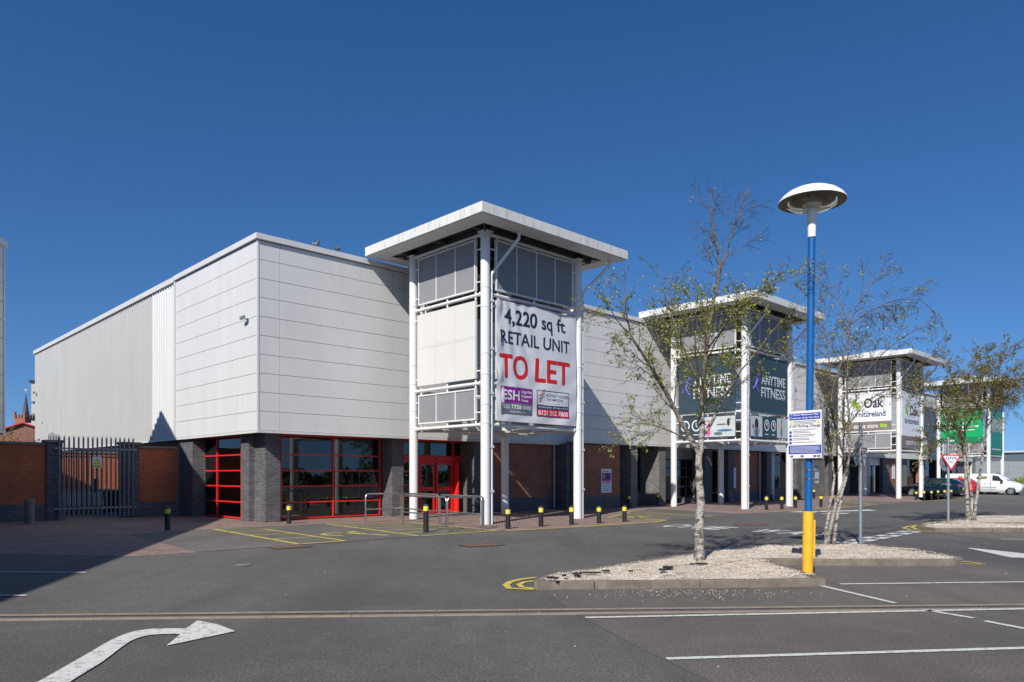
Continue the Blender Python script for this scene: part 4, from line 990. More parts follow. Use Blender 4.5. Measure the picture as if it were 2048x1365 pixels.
def pale(x, z1=3.2, name='pale', par=gt, y=0.0, w_=.033, m='galvdark'):
    mb = MB(); 
    sec = [(-w_,.0),(-w_*.45,-.018),(0,-.010),(w_*.45,-.018),(w_,.0),(w_*.45,.006),(-w_*.45,.006)]
    mb.prism([(x+a, y+b) for a, b in sec], .06, z1-.12)
    for s in (-1, 0, 1):
        mb.add([(x+s*w_*.6-w_*.35, y-.006, z1-.12),(x+s*w_*.6+w_*.35, y-.006, z1-.12),(x+s*w_*1.0+.0, y-.008-.03*abs(s), z1+(.03 if s == 0 else -.01)),(x+s*w_*.6, y+.006, z1-.12)], [(0,1,2),(1,3,2),(3,0,2)])
    return mb.build(name, M[m], par)
npale = 17
for k in range(npale):
    x = .03+(GL-.06)*k/(npale-1); pale(x)
mid = GL/2
for a, b in ((-.12, mid-.02), (mid+.02, GL+.1)):
    MB().box((a,.008,2.66),(b,.048,2.72)).build('rail', M['galv'], gt); MB().box((a,.008,.40),(b,.048,.46)).build('rail', M['galv'], gt)
MB().box((mid-.1,.05,1.0),(mid+.06,.10,1.55)).build('lock_case', M['black'], gt)
ws = tag(empty('warning_sign', (*W(ga+mid-.02, vg-.035), 1.95), TH), 'small yellow and white warning sign fixed to the palisade gate', 'sign')
MB().box((-.16,0,0),(.16,.01,.44)).build('plate', M['signwhite'], ws)
m = MB(); m.poly([(-.12,-.004,.17),(.12,-.004,.17),(0,-.004,.40)]); m.box((-.14,-.004,.02),(.14,-.001,.13)); m.build('panel', M['signyellow'], ws)
m = MB(); m.add([(-.12,-.006,.17),(.12,-.006,.17),(.105,-.006,.182),(-.105,-.006,.182)], [(0,1,2,3)]); m.add([(.12,-.006,.17),(0,-.006,.40),(0,-.006,.385),(.105,-.006,.182)], [(0,1,2,3)]); m.add([(0,-.006,.40),(-.12,-.006,.17),(-.105,-.006,.182),(0,-.006,.385)], [(0,1,2,3)]); m.text('Warning', (-.12,-.0065,.05), (.24,0,0), (0,0,.05), 0, .03); m.build('lettering', M['signtext'], ws)
# return of palisade fencing over the left pillar
fe = empty('palisade_fence', (*W(U(97, VG+.3), VG+.3), 0), TH+R(60), 'few spiked palisade pales rising behind the left gate pillar', 'fence')
for k in range(7): pale(.02+.16*k, 3.28, 'pale', fe)
MB().box((-.05,.008,2.66),(1.1,.04,2.71)).build('rail', M['galv'], fe)
# yard behind the gate
yw = empty('brick_wall', (*W(-6.2, VG+7.0), 0), TH, 'sunlit orange brick wall seen through the bars of the gate', 'brick wall')
MB().box((0,0,.6),(6.1,.24,2.72)).build('brickwork', M['orangeb'], yw); MB().box((0,-.01,0),(6.1,.25,.598)).build('plinth', M['blueb'], yw); MB().box((0,-.04,2.722),(6.1,.28,2.8)).build('coping', M['cap'], yw)
sf = empty('yard_fence', (*W(-3.9, VG+1.9), 0), TH, 'black inner palisade fence standing in the yard behind the gate', 'fence')
for k in range(20): pale(.02+.18*k, 2.75, 'pale', sf, w_=.022, m='black')
MB().box((0,.008,2.4),(3.5,.03,2.45)).build('rail', M['black'], sf)
wb = empty('skip_container', (*W(-3.6, VG+4.2), 0), TH, 'low pale open container standing in the yard behind the gate', 'container')
m = MB(); m.box((0,0,.35),(2.4,1.2,.40)); m.box((0,0,.4),(2.4,.05,1.0)); m.box((0,1.15,.4),(2.4,1.2,1.0)); m.box((0,.05,.4),(.05,1.15,1.0)); m.box((2.35,.05,.4),(2.4,1.15,1.0)); m.build('body', M['printpale'], wb)
m = MB(); m.box((-.03,-.03,1.0),(2.43,.08,1.06)); m.box((-.03,1.12,1.0),(2.43,1.23,1.06)); m.build('rim', M['galv'], wb); 
for x in (.2, 2.1): MB().box((x,.1,0),(x+.12,1.1,.35)).build('foot', M['galvdark'], wb)
for k, (du, lab) in enumerate(((-1.0,'black wheeled bin nearest the white building behind the gate'),(-1.75,'black wheeled bin standing left of another one behind the gate'))):
    e = empty('wheeled_bin', (*W(du, VG+2.8), 0), TH, lab, 'wheeled bin', 'bins behind the gate')
    m = MB(); m.add([(-.24,-.26,.12),(.24,-.26,.12),(.24,.26,.12),(-.24,.26,.12),(-.3,-.36,.98),(.3,-.36,.98),(.3,.36,.98),(-.3,.36,.98)], [(3,2,1,0),(4,5,6,7),(0,1,5,4),(1,2,6,5),(2,3,7,6),(3,0,4,7)]); m.build('body', M['black'], e)
    m = MB(); m.obox((0,0,1.02), (.33,0,0), (0,.40,.0), (0,0,.03)); m.build('lid', M['black'], e, bevel=.015)
    for s in (-.28, .28): MB().tube([(s-.03,.3,.12),(s+.03,.3,.12)], .11, 16).build('wheel', M['black'], e)
lt = tag(empty('litter', (*gp(247,1035), .004), 0), 'crumpled white paper lying at the foot of the palisade gate', 'litter')
m = MB(); pts = [(-.2,-.08,0),(.0,-.13,.03),(.2,-.06,0),(.22,.07,.05),(.02,.12,.01),(-.18,.08,.06),(0,0,.09)]; m.add(pts, [(0,1,6),(1,2,6),(2,3,6),(3,4,6),(4,5,6),(5,0,6),(5,4,3,2,1,0)]); m.build('sheet', M['signwhite'], lt)

# ------------------------------------------------------------------ neighbouring building on the left that shades the yard
KX, KY = (-4-CXP)/FOC*25.5, 25.5; KD = Vector((-.234, 1)).normalized()
ka = math.atan2(-KD.x, KD.y)   # local +y runs along the visible wall, away from the camera
kb = empty('neighbouring_shed', (KX, KY, 0), ka, 'white clad building at the left edge with only its corner in view', 'building')
m = MB()
for j in range(9):
    for k in range(10): m.box((-.05,-40+j*4.5+.01,FB+k*.645+.008),(0,-40+(j+1)*4.5-.01,FB+(k+1)*.645-.008))
m.build('cladding', M['clad'], kb)
m = MB()
for j in range(8):
    for k in range(10): m.box((-.5-j*4.5-4.48,.45,FB+k*.645+.008),(-.5-j*4.5,.5,FB+(k+1)*.645-.008))
m.build('cladding', M['clad'], kb)
MB().box((-37,-40,FB+.02),(-.052,.448,9.7)).build('core', M['clad_back'], kb)
MB().box((-36.5,-39.5,0),(-.45,.0,FB+.018)).build('brick_base', M['blueb'], kb)
m = MB(); m.box((-.4,-40,9.7),(.08,.58,9.93)); m.box((-37,.25,9.7),(-.4,.58,9.93)); m.box((-.06,.4,FB),(.02,.52,9.7)); m.box((-.05,-40,FB-.1),(.03,.55,FB-.002)); m.build('trim', M['coping'], kb)

# ------------------------------------------------------------------ far things on the left
def win(mb, x, y, z, w_, h): mb.box((x, y-.03, z), (x+w_, y+.02, z+h))
c0 = Vector(((50-CXP)/FOC*200, 200)); ct = empty('church_tower', (c0.x, c0.y, 0), R(-12), 'red brick church tower with battlements and a thin dark spire', 'church')
hz = lambda py, Y: zat(py, Y)
zt = hz(838,200); m = MB(); m.box((-2.4,-2.4,0),(2.4,2.4,zt)); m.box((-2.6,-2.6,zt-2.6),(2.6,2.6,zt-2.2)); 
for i in range(4):
    a = -2.4+i*1.28
    for (p, q) in (((a,-2.4),(a+.7,-2.0)),((a,2.0),(a+.7,2.4)),((-2.4,a),(-2.0,a+.7)),((2.0,a),(2.4,a+.7))): m.box((*p,zt),(*q,zt+1.0))
for s in (-1,1):
    for q in (-1,1): m.box((s*2.3-.35,q*2.3-.35,zt),(s*2.3+.35,q*2.3+.35,zt+1.7))
m.build('tower', M['redb'], ct); ct.scale = (.7,.7,1)
zs_ = hz(787,200); m = MB(); m.lathe([(1.5,zt-.1),(1.0,zt+1.8),(.07,zs_)], 8, (.4,0,0)); m.build('spire', pm('spire_slate', (0.06,0.065,0.075), 0.7), ct)
m = MB(); m.tube([(.4,0,zs_-.1),(.4,0,zs_+.9)], .05, 6); m.box((.0,-.05,zs_+.75),(.8,.05,zs_+1.1)); m.build('weathervane', M['bandyellow'], ct)
g0 = Vector(((50-CXP)/FOC*72, 72)); gb_ = empty('gabled_house', (g0.x, g0.y, 0), R(-6), 'brown brick gabled building with a red edged pale roof', 'house')
zr, ze = hz(847,72), hz(880,72)
m = MB(); m.add([(-5.6,0,0),(5.6,0,0),(5.6,0,ze),(0,0,zr),(-5.6,0,ze),(-5.6,14,0),(5.6,14,0),(5.6,14,ze),(0,14,zr),(-5.6,14,ze)], [(0,1,2,3,4),(9,8,7,6,5),(1,6,7,2),(5,0,4,9)]); m.build('wall', brick('brown_brick', (0.16,0.06,0.04),(0.2,0.08,0.05),(0.15,0.12,0.1)), gb_)
m = MB(); m.add([(-5.8,-.3,ze-.05),(0,-.3,zr+.05),(0,14.3,zr+.05),(-5.8,14.3,ze-.05),(5.8,-.3,ze-.05),(5.8,14.3,ze-.05)], [(0,1,2,3),(1,4,5,2)]); m.build('roof', M['signwhite'], gb_)
m = MB(); m.obox((-2.9,-.32,(ze+zr)/2), (2.9,0,(zr-ze)/2+.05), (0,.04,0), (0,0,.055)); m.obox((2.9,-.32,(ze+zr)/2), (2.9,0,-(zr-ze)/2-.05), (0,.04,0), (0,0,.055)); m.build('bargeboard', M['signred'], gb_)
m = MB(); m.lathe([(.01,0),(.35,0)], 14, (0,0,0)); m = MB(); win(m,.6,0,ze-1.2,.8,1.0); win(m,2.9,0,ze-2.2,1.0,1.1); m.build('window', M['blackglass'], gb_)
b0 = Vector(((62.5-CXP)/FOC*95, 95)); tb = empty('office_block', (b0.x, b0.y, 0), R(20), 'weathered concrete block with dark window bands behind the ribbed wall', 'building')
m = MB(); zt = hz(765,95); zz = [0, 3.4, 5.5, hz(842,95), hz(828,95), hz(808,95), hz(803,95), zt]
m.box((0,0,0),(9,12,zz[3])); m.box((0,0,zz[4]),(9,12,zz[5])); m.box((0,0,zz[6]),(9,12,zt)); m.build('concrete_panel', pm('stained_concrete', (0.52,0.50,0.44), 0.85, 0, 0.1, 0.6, dirt=0.35), tb)
m = MB(); m.box((.3,.3,zz[3]),(8.7,11.7,zz[4])); m.box((.2,.2,zz[5]),(8.8,11.8,zz[6])); m.box((-.2,-.2,zt),(9.2,12.2,zt+.25)); m.build('window_band', M['blackglass'], tb)
# ------------------------------------------------------------------ far things on the right
f0 = Vector(((1951-CXP)/FOC*112, 112)); fs = empty('grey_warehouse', (f0.x, f0.y, 0), R(4), 'low grey warehouse with a pale roof edge beyond the parked van', 'warehouse')
m = MB()
for j in range(12):
    for k in range(4): m.box((j*2.6+.015,0,k*.95+.008),((j+1)*2.6-.015,.06,(k+1)*.95-.008))
m.build('cladding', pm('grey_cladding', (0.26,0.29,0.30), 0.5), fs); MB().box((0,.065,0),(31,30,3.8)).build('core', M['clad_back'], fs)
MB().box((-.1,-.05,3.81),(31.3,.5,5.0)).build('upper_wall', pm('slate_cladding', (0.10,0.13,0.16), 0.5), fs)
m = MB(); m.add([(-.5,-.4,4.95),(31.5,-.4,5.75),(31.5,30,5.95),(-.5,30,5.95),(-.5,-.4,5.1),(31.5,-.4,5.95),(31.5,30,6.1),(-.5,30,6.1)], [(0,1,5,4),(4,5,6,7),(1,2,6,5),(3,0,4,7),(3,2,1,0)]); m.build('roof', M['coping'], fs)

# ------------------------------------------------------------------ street lamp with parking notice
lp = gp(1615, 1149); LY = lp.y
la = empty('street_lamp', (lp.x, lp.y, 0), 0, 'tall blue lamp post with a yellow base sleeve and white dome lamp', 'street lamp'); la.rotation_euler.y = 0.0125
zt = lambda py: zat(py, LY)
MB().lathe([(.093,0),(.090,.02),(.088,zt(1030)),(.082,zt(1024)),(.06,zt(1023))], 28).build('sleeve', M['lampyellow'], la, smooth='auto')
m = MB(); m.box((.072,-.055,.28),(.105,.045,zt(1040))); m.box((.104,-.03,.40),(.109,.0,.43)); m.build('access_door', M['lampyellow'], la, bevel=.004)
MB().lathe([(.060,zt(1023)),(.060,zt(475))], 28).build('post', M['lampblue'], la, smooth='auto')
MB().lathe([(.066,zt(475)),(.066,zt(474)+.01),(.068,zt(460)),(.075,zt(445)),(.086,zt(430)),(.093,zt(414)),(.093,zt(413))], 28).build('neck', M['lampwhite'], la, smooth='auto')
zr = zt(405)
dm = MB().lathe([(.548,zr-.004),(.555,zr),(.545,zr+.03),(.50,zr+.09),(.42,zr+.155),(.32,zr+.205),(.20,zr+.238),(.10,zr+.25),(0.001,zr+.254)], 48).build('dome', M['lampwhite'], la, smooth='auto')
MB().lathe([(.548,zr-.004),(.53,zr+.02),(.48,zr+.075),(.40,zr+.13),(.30,zr+.175),(.15,zr+.2),(0.001,zr+.205)], 48).build('reflector', M['lampinner'], dm, smooth='auto')
MB().lathe([(.43,zr+.03),(.40,zr-.05),(.30,zr-.11),(.15,zr-.145),(.10,zr-.15)], 40).build('bowl', glass('lamp_bowl_glass', (0.80,0.79,0.74), 1.12, 0.02), la, smooth='auto')
MB().lathe([(.093,zt(413)),(.16,zt(412)),(.165,zt(412)+.015),(.09,zt(412)+.03),(.07,zr-.02),(.05,zr+.12)], 28).build('collar', M['lampwhite'], la, smooth='auto')
MB().lathe([(.045,zr-.08),(.055,zr-.02),(.055,zr+.1),(.001,zr+.12)], 16, (.0,0,0)).build('bulb_holder', M['black'], la)
m = MB()
for z in (1.78, 1.63): m.lathe([(.064,z-.012),(.067,z-.012),(.067,z+.012),(.064,z+.012)], 24); m.box((.06,-.03,z-.012),(.17,-.015,z+.012))
m.build('strap', M['inox'], la); MB().box((.10,-.012,1.56),(.17,.004,1.86)).build('bracket_plate', M['galv'], la)
sn = Vector((-.78, -.626)); sa = math.atan2(sn.x, -sn.y)        # facing left and towards the camera
def notice(off, label, front):
    c = Vector((lp.x, lp.y)) + sn*off
    e = empty('parking_notice', (c.x, c.y, 0), sa, label, 'notice')
    return e
z0, z1 = 1.98, 2.79; hw = .30
pn = notice(.085, 'white and blue parking charge notice fixed to the blue lamp post', True)
MB().box((-hw,-.006,z0),(hw,.006,z1)).build('plate', M['signwhite'], pn, bevel=.003)
f = lambda s: -hw+2*hw*s; zz = lambda t: z1-(z1-z0)*t
m = MB(); m.box((f(.03),-.010,zz(.185)),(f(.97),-.007,zz(.05))); m.box((f(.0)+.004,-.010,zz(.905)),(f(1)-.004,-.007,zz(.725)))
for t in (.47,.545,.62,.695): m.box((f(.03),-.010,zz(t)),(f(.105),-.007,zz(t-.05)))
m.build('panel', M['signblue'], pn)
m = MB()
m.text('2 Hours Maximum Stay', (f(.08),-.013,zz(.108)), (2*hw*.84,0,0), (0,0,.036), 0, .03); m.text('Customer Only Car Park', (f(.06),-.013,zz(.172)), (2*hw*.88,0,0), (0,0,.036), 0, .03)
for k in range(6): m.box((f(.05),-.013,zz(.755+k*.024)-.003),(f(.95-.1*(k==4)),-.011,zz(.755+k*.024)+.003))
m.build('lettering', M['signwhite'], pn)
m = MB(); m.text('£100 Parking Charge', (f(.03),-.010,zz(.36)), (2*hw*.94,0,0), (0,0,.058), 0, .026)
for k, (a, b) in enumerate(((.14,.86),(.14,.84),(.2,.75))): m.box((f(a),-.010,zz(.215+k*.028)-.004),(f(b),-.007,zz(.215+k*.028)+.002))
m.box((f(.12),-.010,zz(.395)),(f(.85),-.007,zz(.388)))
for t in (.43,.46,.505,.535,.58,.61,.665): m.box((f(.14),-.010,zz(t)),(f(.72+.1*math.sin(t*40)),-.007,zz(t)+.006))
for a in (.06,.38,.76,.88): m.box((f(a),-.010,zz(.975)),(f(a+.09),-.007,zz(.935)))
m.build('small_print', M['bgrey'], pn)
m = MB()
for a in (.05, .87): m.poly([(f(a),-.010,zz(.27)),(f(a+.1),-.010,zz(.27)),(f(a+.05),-.010,zz(.205))])
m.build('warning_symbol', M['signyellow'], pn)
pb_ = notice(-.095, 'plain grey back of a second notice behind the parking notice', False)
MB().box((-hw+.06,-.006,z0-.02),(hw-.06,.006,z1+.0)).build('plate', M['galv'], pb_, bevel=.003)
m = MB(); m.box((-.2,-.03,2.1),(.2,-.008,2.14)); m.box((-.2,-.03,2.62),(.2,-.008,2.66)); m.build('channel', M['galvdark'], pb_)
# ------------------------------------------------------------------ give way signs
def giveway(px, yb_, ytop, nrm, zc, side, label, disc_n, disc_z, faded=False, offs=.0):
    p = gp(px, yb_); Y = p.y; nrm = Vector(nrm).normalized()
    e = empty('give_way_sign', (p.x,p.y,0), math.atan2(nrm.x,-nrm.y), label, 'road sign', 'give way signs')
    ht = zat(ytop, Y); MB().tube([(0,0,0),(0,0,ht)], .043, 16).build('post', M['galv'], e, smooth='auto')
    h = side*.866; y = -.06
    def tri(s, cx=offs):   # point down, rounded
        hh = h*s; c = Vector((cx, 0, zc)); raw = [Vector((-side*s/2,0,hh/3)), Vector((side*s/2,0,hh/3)), Vector((0,0,-2*hh/3))]; out = []
        for i in range(3):
            a, b, d = raw[i-1], raw[i], raw[(i+1)%3]; k = .07*s
            for t in range(4):
                q = t/3; p0 = b+(a-b).normalized()*side*k; p2 = b+(d-b).normalized()*side*k; out.append(p0*(1-q)**2+b*2*q*(1-q)+p2*q*q+c)
        return out
    def slab(pts, y0, y1, m_, nm, par=e):
        n = len(pts); vs = [(q.x,y0,q.z) for q in pts]+[(q.x,y1,q.z) for q in pts]
        mb = MB(); mb.add(vs, [tuple(range(n)), tuple(range(2*n-1,n-1,-1))]+[(i,n+i,n+(i+1)%n,(i+1)%n) for i in range(n)]); return mb.build(nm, m_, par)
    pl = slab(tri(1.0), y-.004, y, M['fadedred'] if faded else M['signred'], 'plate')
    slab(tri(1.0), y+.0015, y+.004, M['galvdark'], 'backing', pl)
    slab(tri(.77), y-.0065, y-.0045, M['signwhite'], 'face', pl)
    mb = MB(); mb.text('GIVE', (offs-side*.27,y-.009,zc+h*.03), (side*.54,0,0), (0,0,h*.185), 0, .026); mb.text('WAY', (offs-side*.16,y-.009,zc-h*.17), (side*.32,0,0), (0,0,h*.14), 0, .022); mb.build('lettering', M['signtext'], pl)
    m = MB(); m.box((-.05,y,zc+.1),(.05,.045,zc+.13)); m.box((-.05,y,zc-.12),(.05,.045,zc-.09)); m.build('clip', M['galvdark'], e)
    dn = Vector(disc_n).normalized(); d = empty('round_sign', (p.x+dn.x*.085, p.y+dn.y*.085, 0), math.atan2(dn.x,-dn.y), 'grey back of a round sign on '+('the nearer GIVE WAY post' if faded else 'the farther GIVE WAY post'), 'road sign', 'round signs seen from behind')
    mb = MB(); mb.tube([(0,-.004,disc_z),(0,.0,disc_z)], .30, 32); mb.build('plate', M['galv'], d)
    mb = MB(); mb.tube([(0,-.007,disc_z),(0,-.005,disc_z)], .30, 32); mb.build('face', M['signwhite'], d)
    mb = MB(); mb.box((-.2,.001,disc_z+.1),(.2,.02,disc_z+.13)); mb.box((-.2,.001,disc_z-.13),(.2,.02,disc_z-.10)); mb.build('channel', M['galvdark'], d)
giveway(1721, 1089.5, 847, (.80,-.60), 2.17, .66, 'faded GIVE WAY triangle seen almost edge on, left of the two signs', (-.80,.60), 2.22, True, .12)
giveway(1896.5, 1051.3, 875, (-.22,-.975), 2.19, .63, 'red and white GIVE WAY triangle facing the camera, right of the two signs', (-.35,.93), 2.12, False, .07)
# ------------------------------------------------------------------ pigeons on the parapet
def pigeon(px, py, v, rz, label):
    u = U(px, v); p = W(u, v); e = empty('pigeon', (p.x, p.y, TOP), TH+rz, label, 'pigeon', 'pigeons on the parapet')
    m = MB(); m.tube([(-.13,0,.115),(-.09,0,.12),(-.03,0,.135),(.04,0,.15),(.085,0,.185),(.10,0,.215),(.108,0,.245),(.125,0,.262),(.15,0,.258),(.165,0,.252)], [.012,.04,.062,.066,.052,.036,.028,.03,.02,.004], 12)
    m.add([(-.12,-.03,.125),(-.12,.03,.125),(-.27,.04,.085),(-.27,-.04,.085),(-.12,-.03,.11),(-.12,.03,.11),(-.27,.04,.078),(-.27,-.04,.078)], [(0,1,2,3),(7,6,5,4),(0,3,7,4),(1,5,6,2),(2,6,7,3),(0,4,5,1)])
    m.build('body', pm('pigeon_grey', (0.11,0.115,0.13), 0.8, 0, .3, 20), e, smooth=True)
    for s in (-1,1):
        w_ = MB(); w_.obox((-.03,s*.058,.14), (.11,0,-.02), (0,.008,0), (0,0,.032)); w_.build('wing', M['galvdark'], e, bevel=.007)
        l = MB(); l.tube([(.0,s*.02,.09),(.01,s*.02,.0)], .006, 5); l.tube([(.01,s*.02,.005),(.045,s*.025,.005)], .005, 5); l.build('leg', M['fadedred'], e)
pigeon(633,492,.05,R(-70),'pigeon standing on the parapet, leftmost of three')
pigeon(676,505,.05,R(20),'pigeon on the parapet between two others')
pigeon(817,545,.10,R(100),'pigeon on the parapet right beside the banner tower column')

# ------------------------------------------------------------------ vehicles (local +x forward)
def vehicle(name, p_front, p_rear_axle_dir, st, wb, wr, color, label, cat, van=False, wheel_r=.31, track=.77, trimm=None):
    hd = Vector(p_rear_axle_dir).normalized()
    e = empty(name, (p_front.x, p_front.y, 0), math.atan2(hd.y, hd.x), label, cat)
    # origin under the near front wheel; body centre line lies at y = side
    rings = []
    for (x, z0, zb, zr, w_, wt) in st:
        half = [(0.0,z0),(w_*.86,z0),(w_*.97,z0+.12),(w_,z0+.30),(w_,zb-.16),(w_*.965,zb),(wt,zr-.07),(wt*.86,zr-.015),(0,zr)]
        rings.append([(x,y,z) for y,z in half]+[(x,-y,z) for y,z in half[-2:0:-1]])
    m = MB(); n = len(rings[0])
    for r_ in rings: m.v += r_
    for i in range(len(rings)-1):
        for k in range(n):
            a = i*n+k; b = i*n+(k+1)%n; m.f.append((a,b,b+n,a+n)); m.m.append(0)
    m.f.append(tuple(range(n-1,-1,-1))); m.m.append(0); m.f.append(tuple((len(rings)-1)*n+k for k in range(n))); m.m.append(0)
    bo = m.build('body', color, e, smooth='auto'); 
    return e, bo
def side_pt(st, x, f_, s):     # point on the glasshouse side, f_ 0 at belt .. 1 at roof rail
    for a, b in zip(st, st[1:]):
        if a[0] <= x <= b[0] or a[0] >= x >= b[0]:
            t = (x-a[0])/(b[0]-a[0]); q = [a[i]+(b[i]-a[i])*t for i in range(6)]; break
    y0, z0, y1, z1 = q[4]*.965, q[2], q[5], q[3]-.07
    return (x, s*(y0+(y1-y0)*f_+.006), z0+(z1-z0)*f_)
def carparts(e, st, wb, glassL, wheel_r, track, rear_x, front_x, rim_m, van=False):
    for (x0, x1, f0, f1, tilt0, tilt1) in glassL:
        for s in (-1, 1):
            m = MB(); pts = [side_pt(st, x0, f0, s), side_pt(st, x1, f0, s), side_pt(st, x1+tilt1, f1, s), side_pt(st, x0+tilt0, f1, s)]
            if s > 0: pts = pts[::-1]
            m.poly(pts); m.build('side_window', M['blackglass'], e)
    for x in (0, -wb):
        for s in (-1, 1):
            m = MB(); y = s*track
            m.tube([(x,y+s*.10,wheel_r+.02),(x,y-s*.12,wheel_r+.02)], wheel_r+.055, 24); ar = m.build('wheel_arch', M['black'], e)
            m = MB(); m.tube([(x,y-s*.08,wheel_r),(x,y-s*.05,wheel_r),(x,y+s*.105,wheel_r),(x,y+s*.12,wheel_r)], [wheel_r*.93,wheel_r,wheel_r,wheel_r*.93], 28); wh = m.build('wheel', M['black'], e, smooth='auto')
            m = MB(); m.tube([(x,y+s*.118,wheel_r),(x,y+s*.126,wheel_r)], wheel_r*.66, 24); rm_ = m.build('rim', rim_m, wh)
            m = MB()
            for k in range(5):
                a = 2*math.pi*(k+.5)/5; m.tube([(x+wheel_r*.42*math.cos(a),y+s*.128,wheel_r+wheel_r*.42*math.sin(a)),(x+wheel_r*.42*math.cos(a),y+s*.129,wheel_r+wheel_r*.42*math.sin(a))], wheel_r*.15, 10)
            m.build('rim_hole', M['black'], wh)
# dark blue hatchback, nose to the shops; near side is its left
T_ = pm('dark_teal_car_paint', (0.003,0.017,0.034), 0.12, 0.0, 0.05); T_.node_tree.nodes['Principled BSDF'].inputs['Coat Weight'].default_value = 1.0
RDp = pm('red_car_paint', (0.5,0.008,0.02), 0.15, 0, 0.04); WHp = pm('white_van_paint', (0.68,0.69,0.70), 0.25, 0, 0.03)
hatch = [(.88,.32,.56,.60,.60,.40),(.80,.22,.66,.71,.76,.5),(.45,.2,.78,.83,.84,.6),(.05,.2,.86,.92,.865,.66),(-.25,.2,.90,.97,.87,.70),(-.55,.2,.92,1.17,.87,.66),(-.95,.2,.93,1.37,.87,.60),(-1.35,.2,.94,1.44,.87,.60),(-2.1,.2,.96,1.45,.87,.60),(-2.75,.2,.98,1.41,.87,.58),(-3.05,.22,1.0,1.30,.86,.56),(-3.3,.25,1.0,1.12,.84,.60),(-3.42,.3,.93,.99,.80,.58),(-3.47,.4,.80,.85,.70,.5)]
hl = DL
pf = gp(1822, 992.8); side = DR*.80
def hatchback(pos, col, label):
    e, b = vehicle('hatchback_car', pos, hl, hatch, 2.61, 0, col, label, 'car')
    carparts(e, hatch, 2.61, [(-.62,-1.42,.06,.88,-.36,0),(-1.50,-2.28,.06,.88,0,.02),(-2.36,-2.82,.08,.84,.0,.1)], .31, .76, 0, 0, M['galv'])
    m = MB(); m.add([(-3.345,-.56,1.04),(-3.345,.56,1.04),(-2.93,.47,1.375),(-2.93,-.47,1.375)], [(0,1,2,3)]); m.build('rear_window', M['blackglass'], e)
    m = MB(); m.add([(-.28,-.66,.99),(-.28,.66,.99),(-.97,.55,1.385),(-.97,-.55,1.385)], [(3,2,1,0)]); m.build('windscreen', M['blackglass'], e)
    for s in (-1,1):
        m = MB(); m.obox((-3.38,s*.70,.87), (.07,-s*.0,0), (0,.11,0), (-.0,0,.10)); m.build('rear_light', M['signred'], e, bevel=.02)
        m = MB(); m.obox((.70,s*.62,.68), (.14,-s*.03,-.03), (0,.12,0), (0,0,.06)); m.build('headlight', M['printpale'], e, bevel=.02)
        m = MB(); m.obox((-.55,s*.95,.98), (.07,0,0), (0,.09,0), (0,0,.06)); m.build('door_mirror', col, e, bevel=.02)
    m = MB(); m.box((-3.50,-.26,.56),(-3.48,.26,.66)); m.build('number_plate', M['signyellow'], e)
    m = MB(); m.box((-3.50,-.80,.28),(-3.30,.80,.40)); m.build('bumper', M['black'], e, bevel=.03)
    return e
hatchback(pf + DR*.80, T_, 'dark teal hatchback parked nose in behind the row of bollards')
hatchback(gp(1822, 992.8) + DR*3.5 - DL*.3, RDp, 'red car mostly hidden behind the dark teal hatchback')
vst = [(.83,.35,.60,.66,.66,.5),(.78,.22,.74,.80,.82,.6),(.45,.22,.94,1.00,.88,.68),(.05,.22,1.05,1.12,.895,.74),(-.18,.22,1.10,1.18,.90,.74),(-.55,.22,1.12,1.50,.90,.72),(-.9,.22,1.14,1.74,.90,.72),(-1.2,.22,1.15,1.80,.90,.74),(-3.2,.22,1.16,1.81,.90,.76),(-3.5,.24,1.16,1.78,.90,.75),(-3.56,.3,1.14,1.70,.88,.72)]
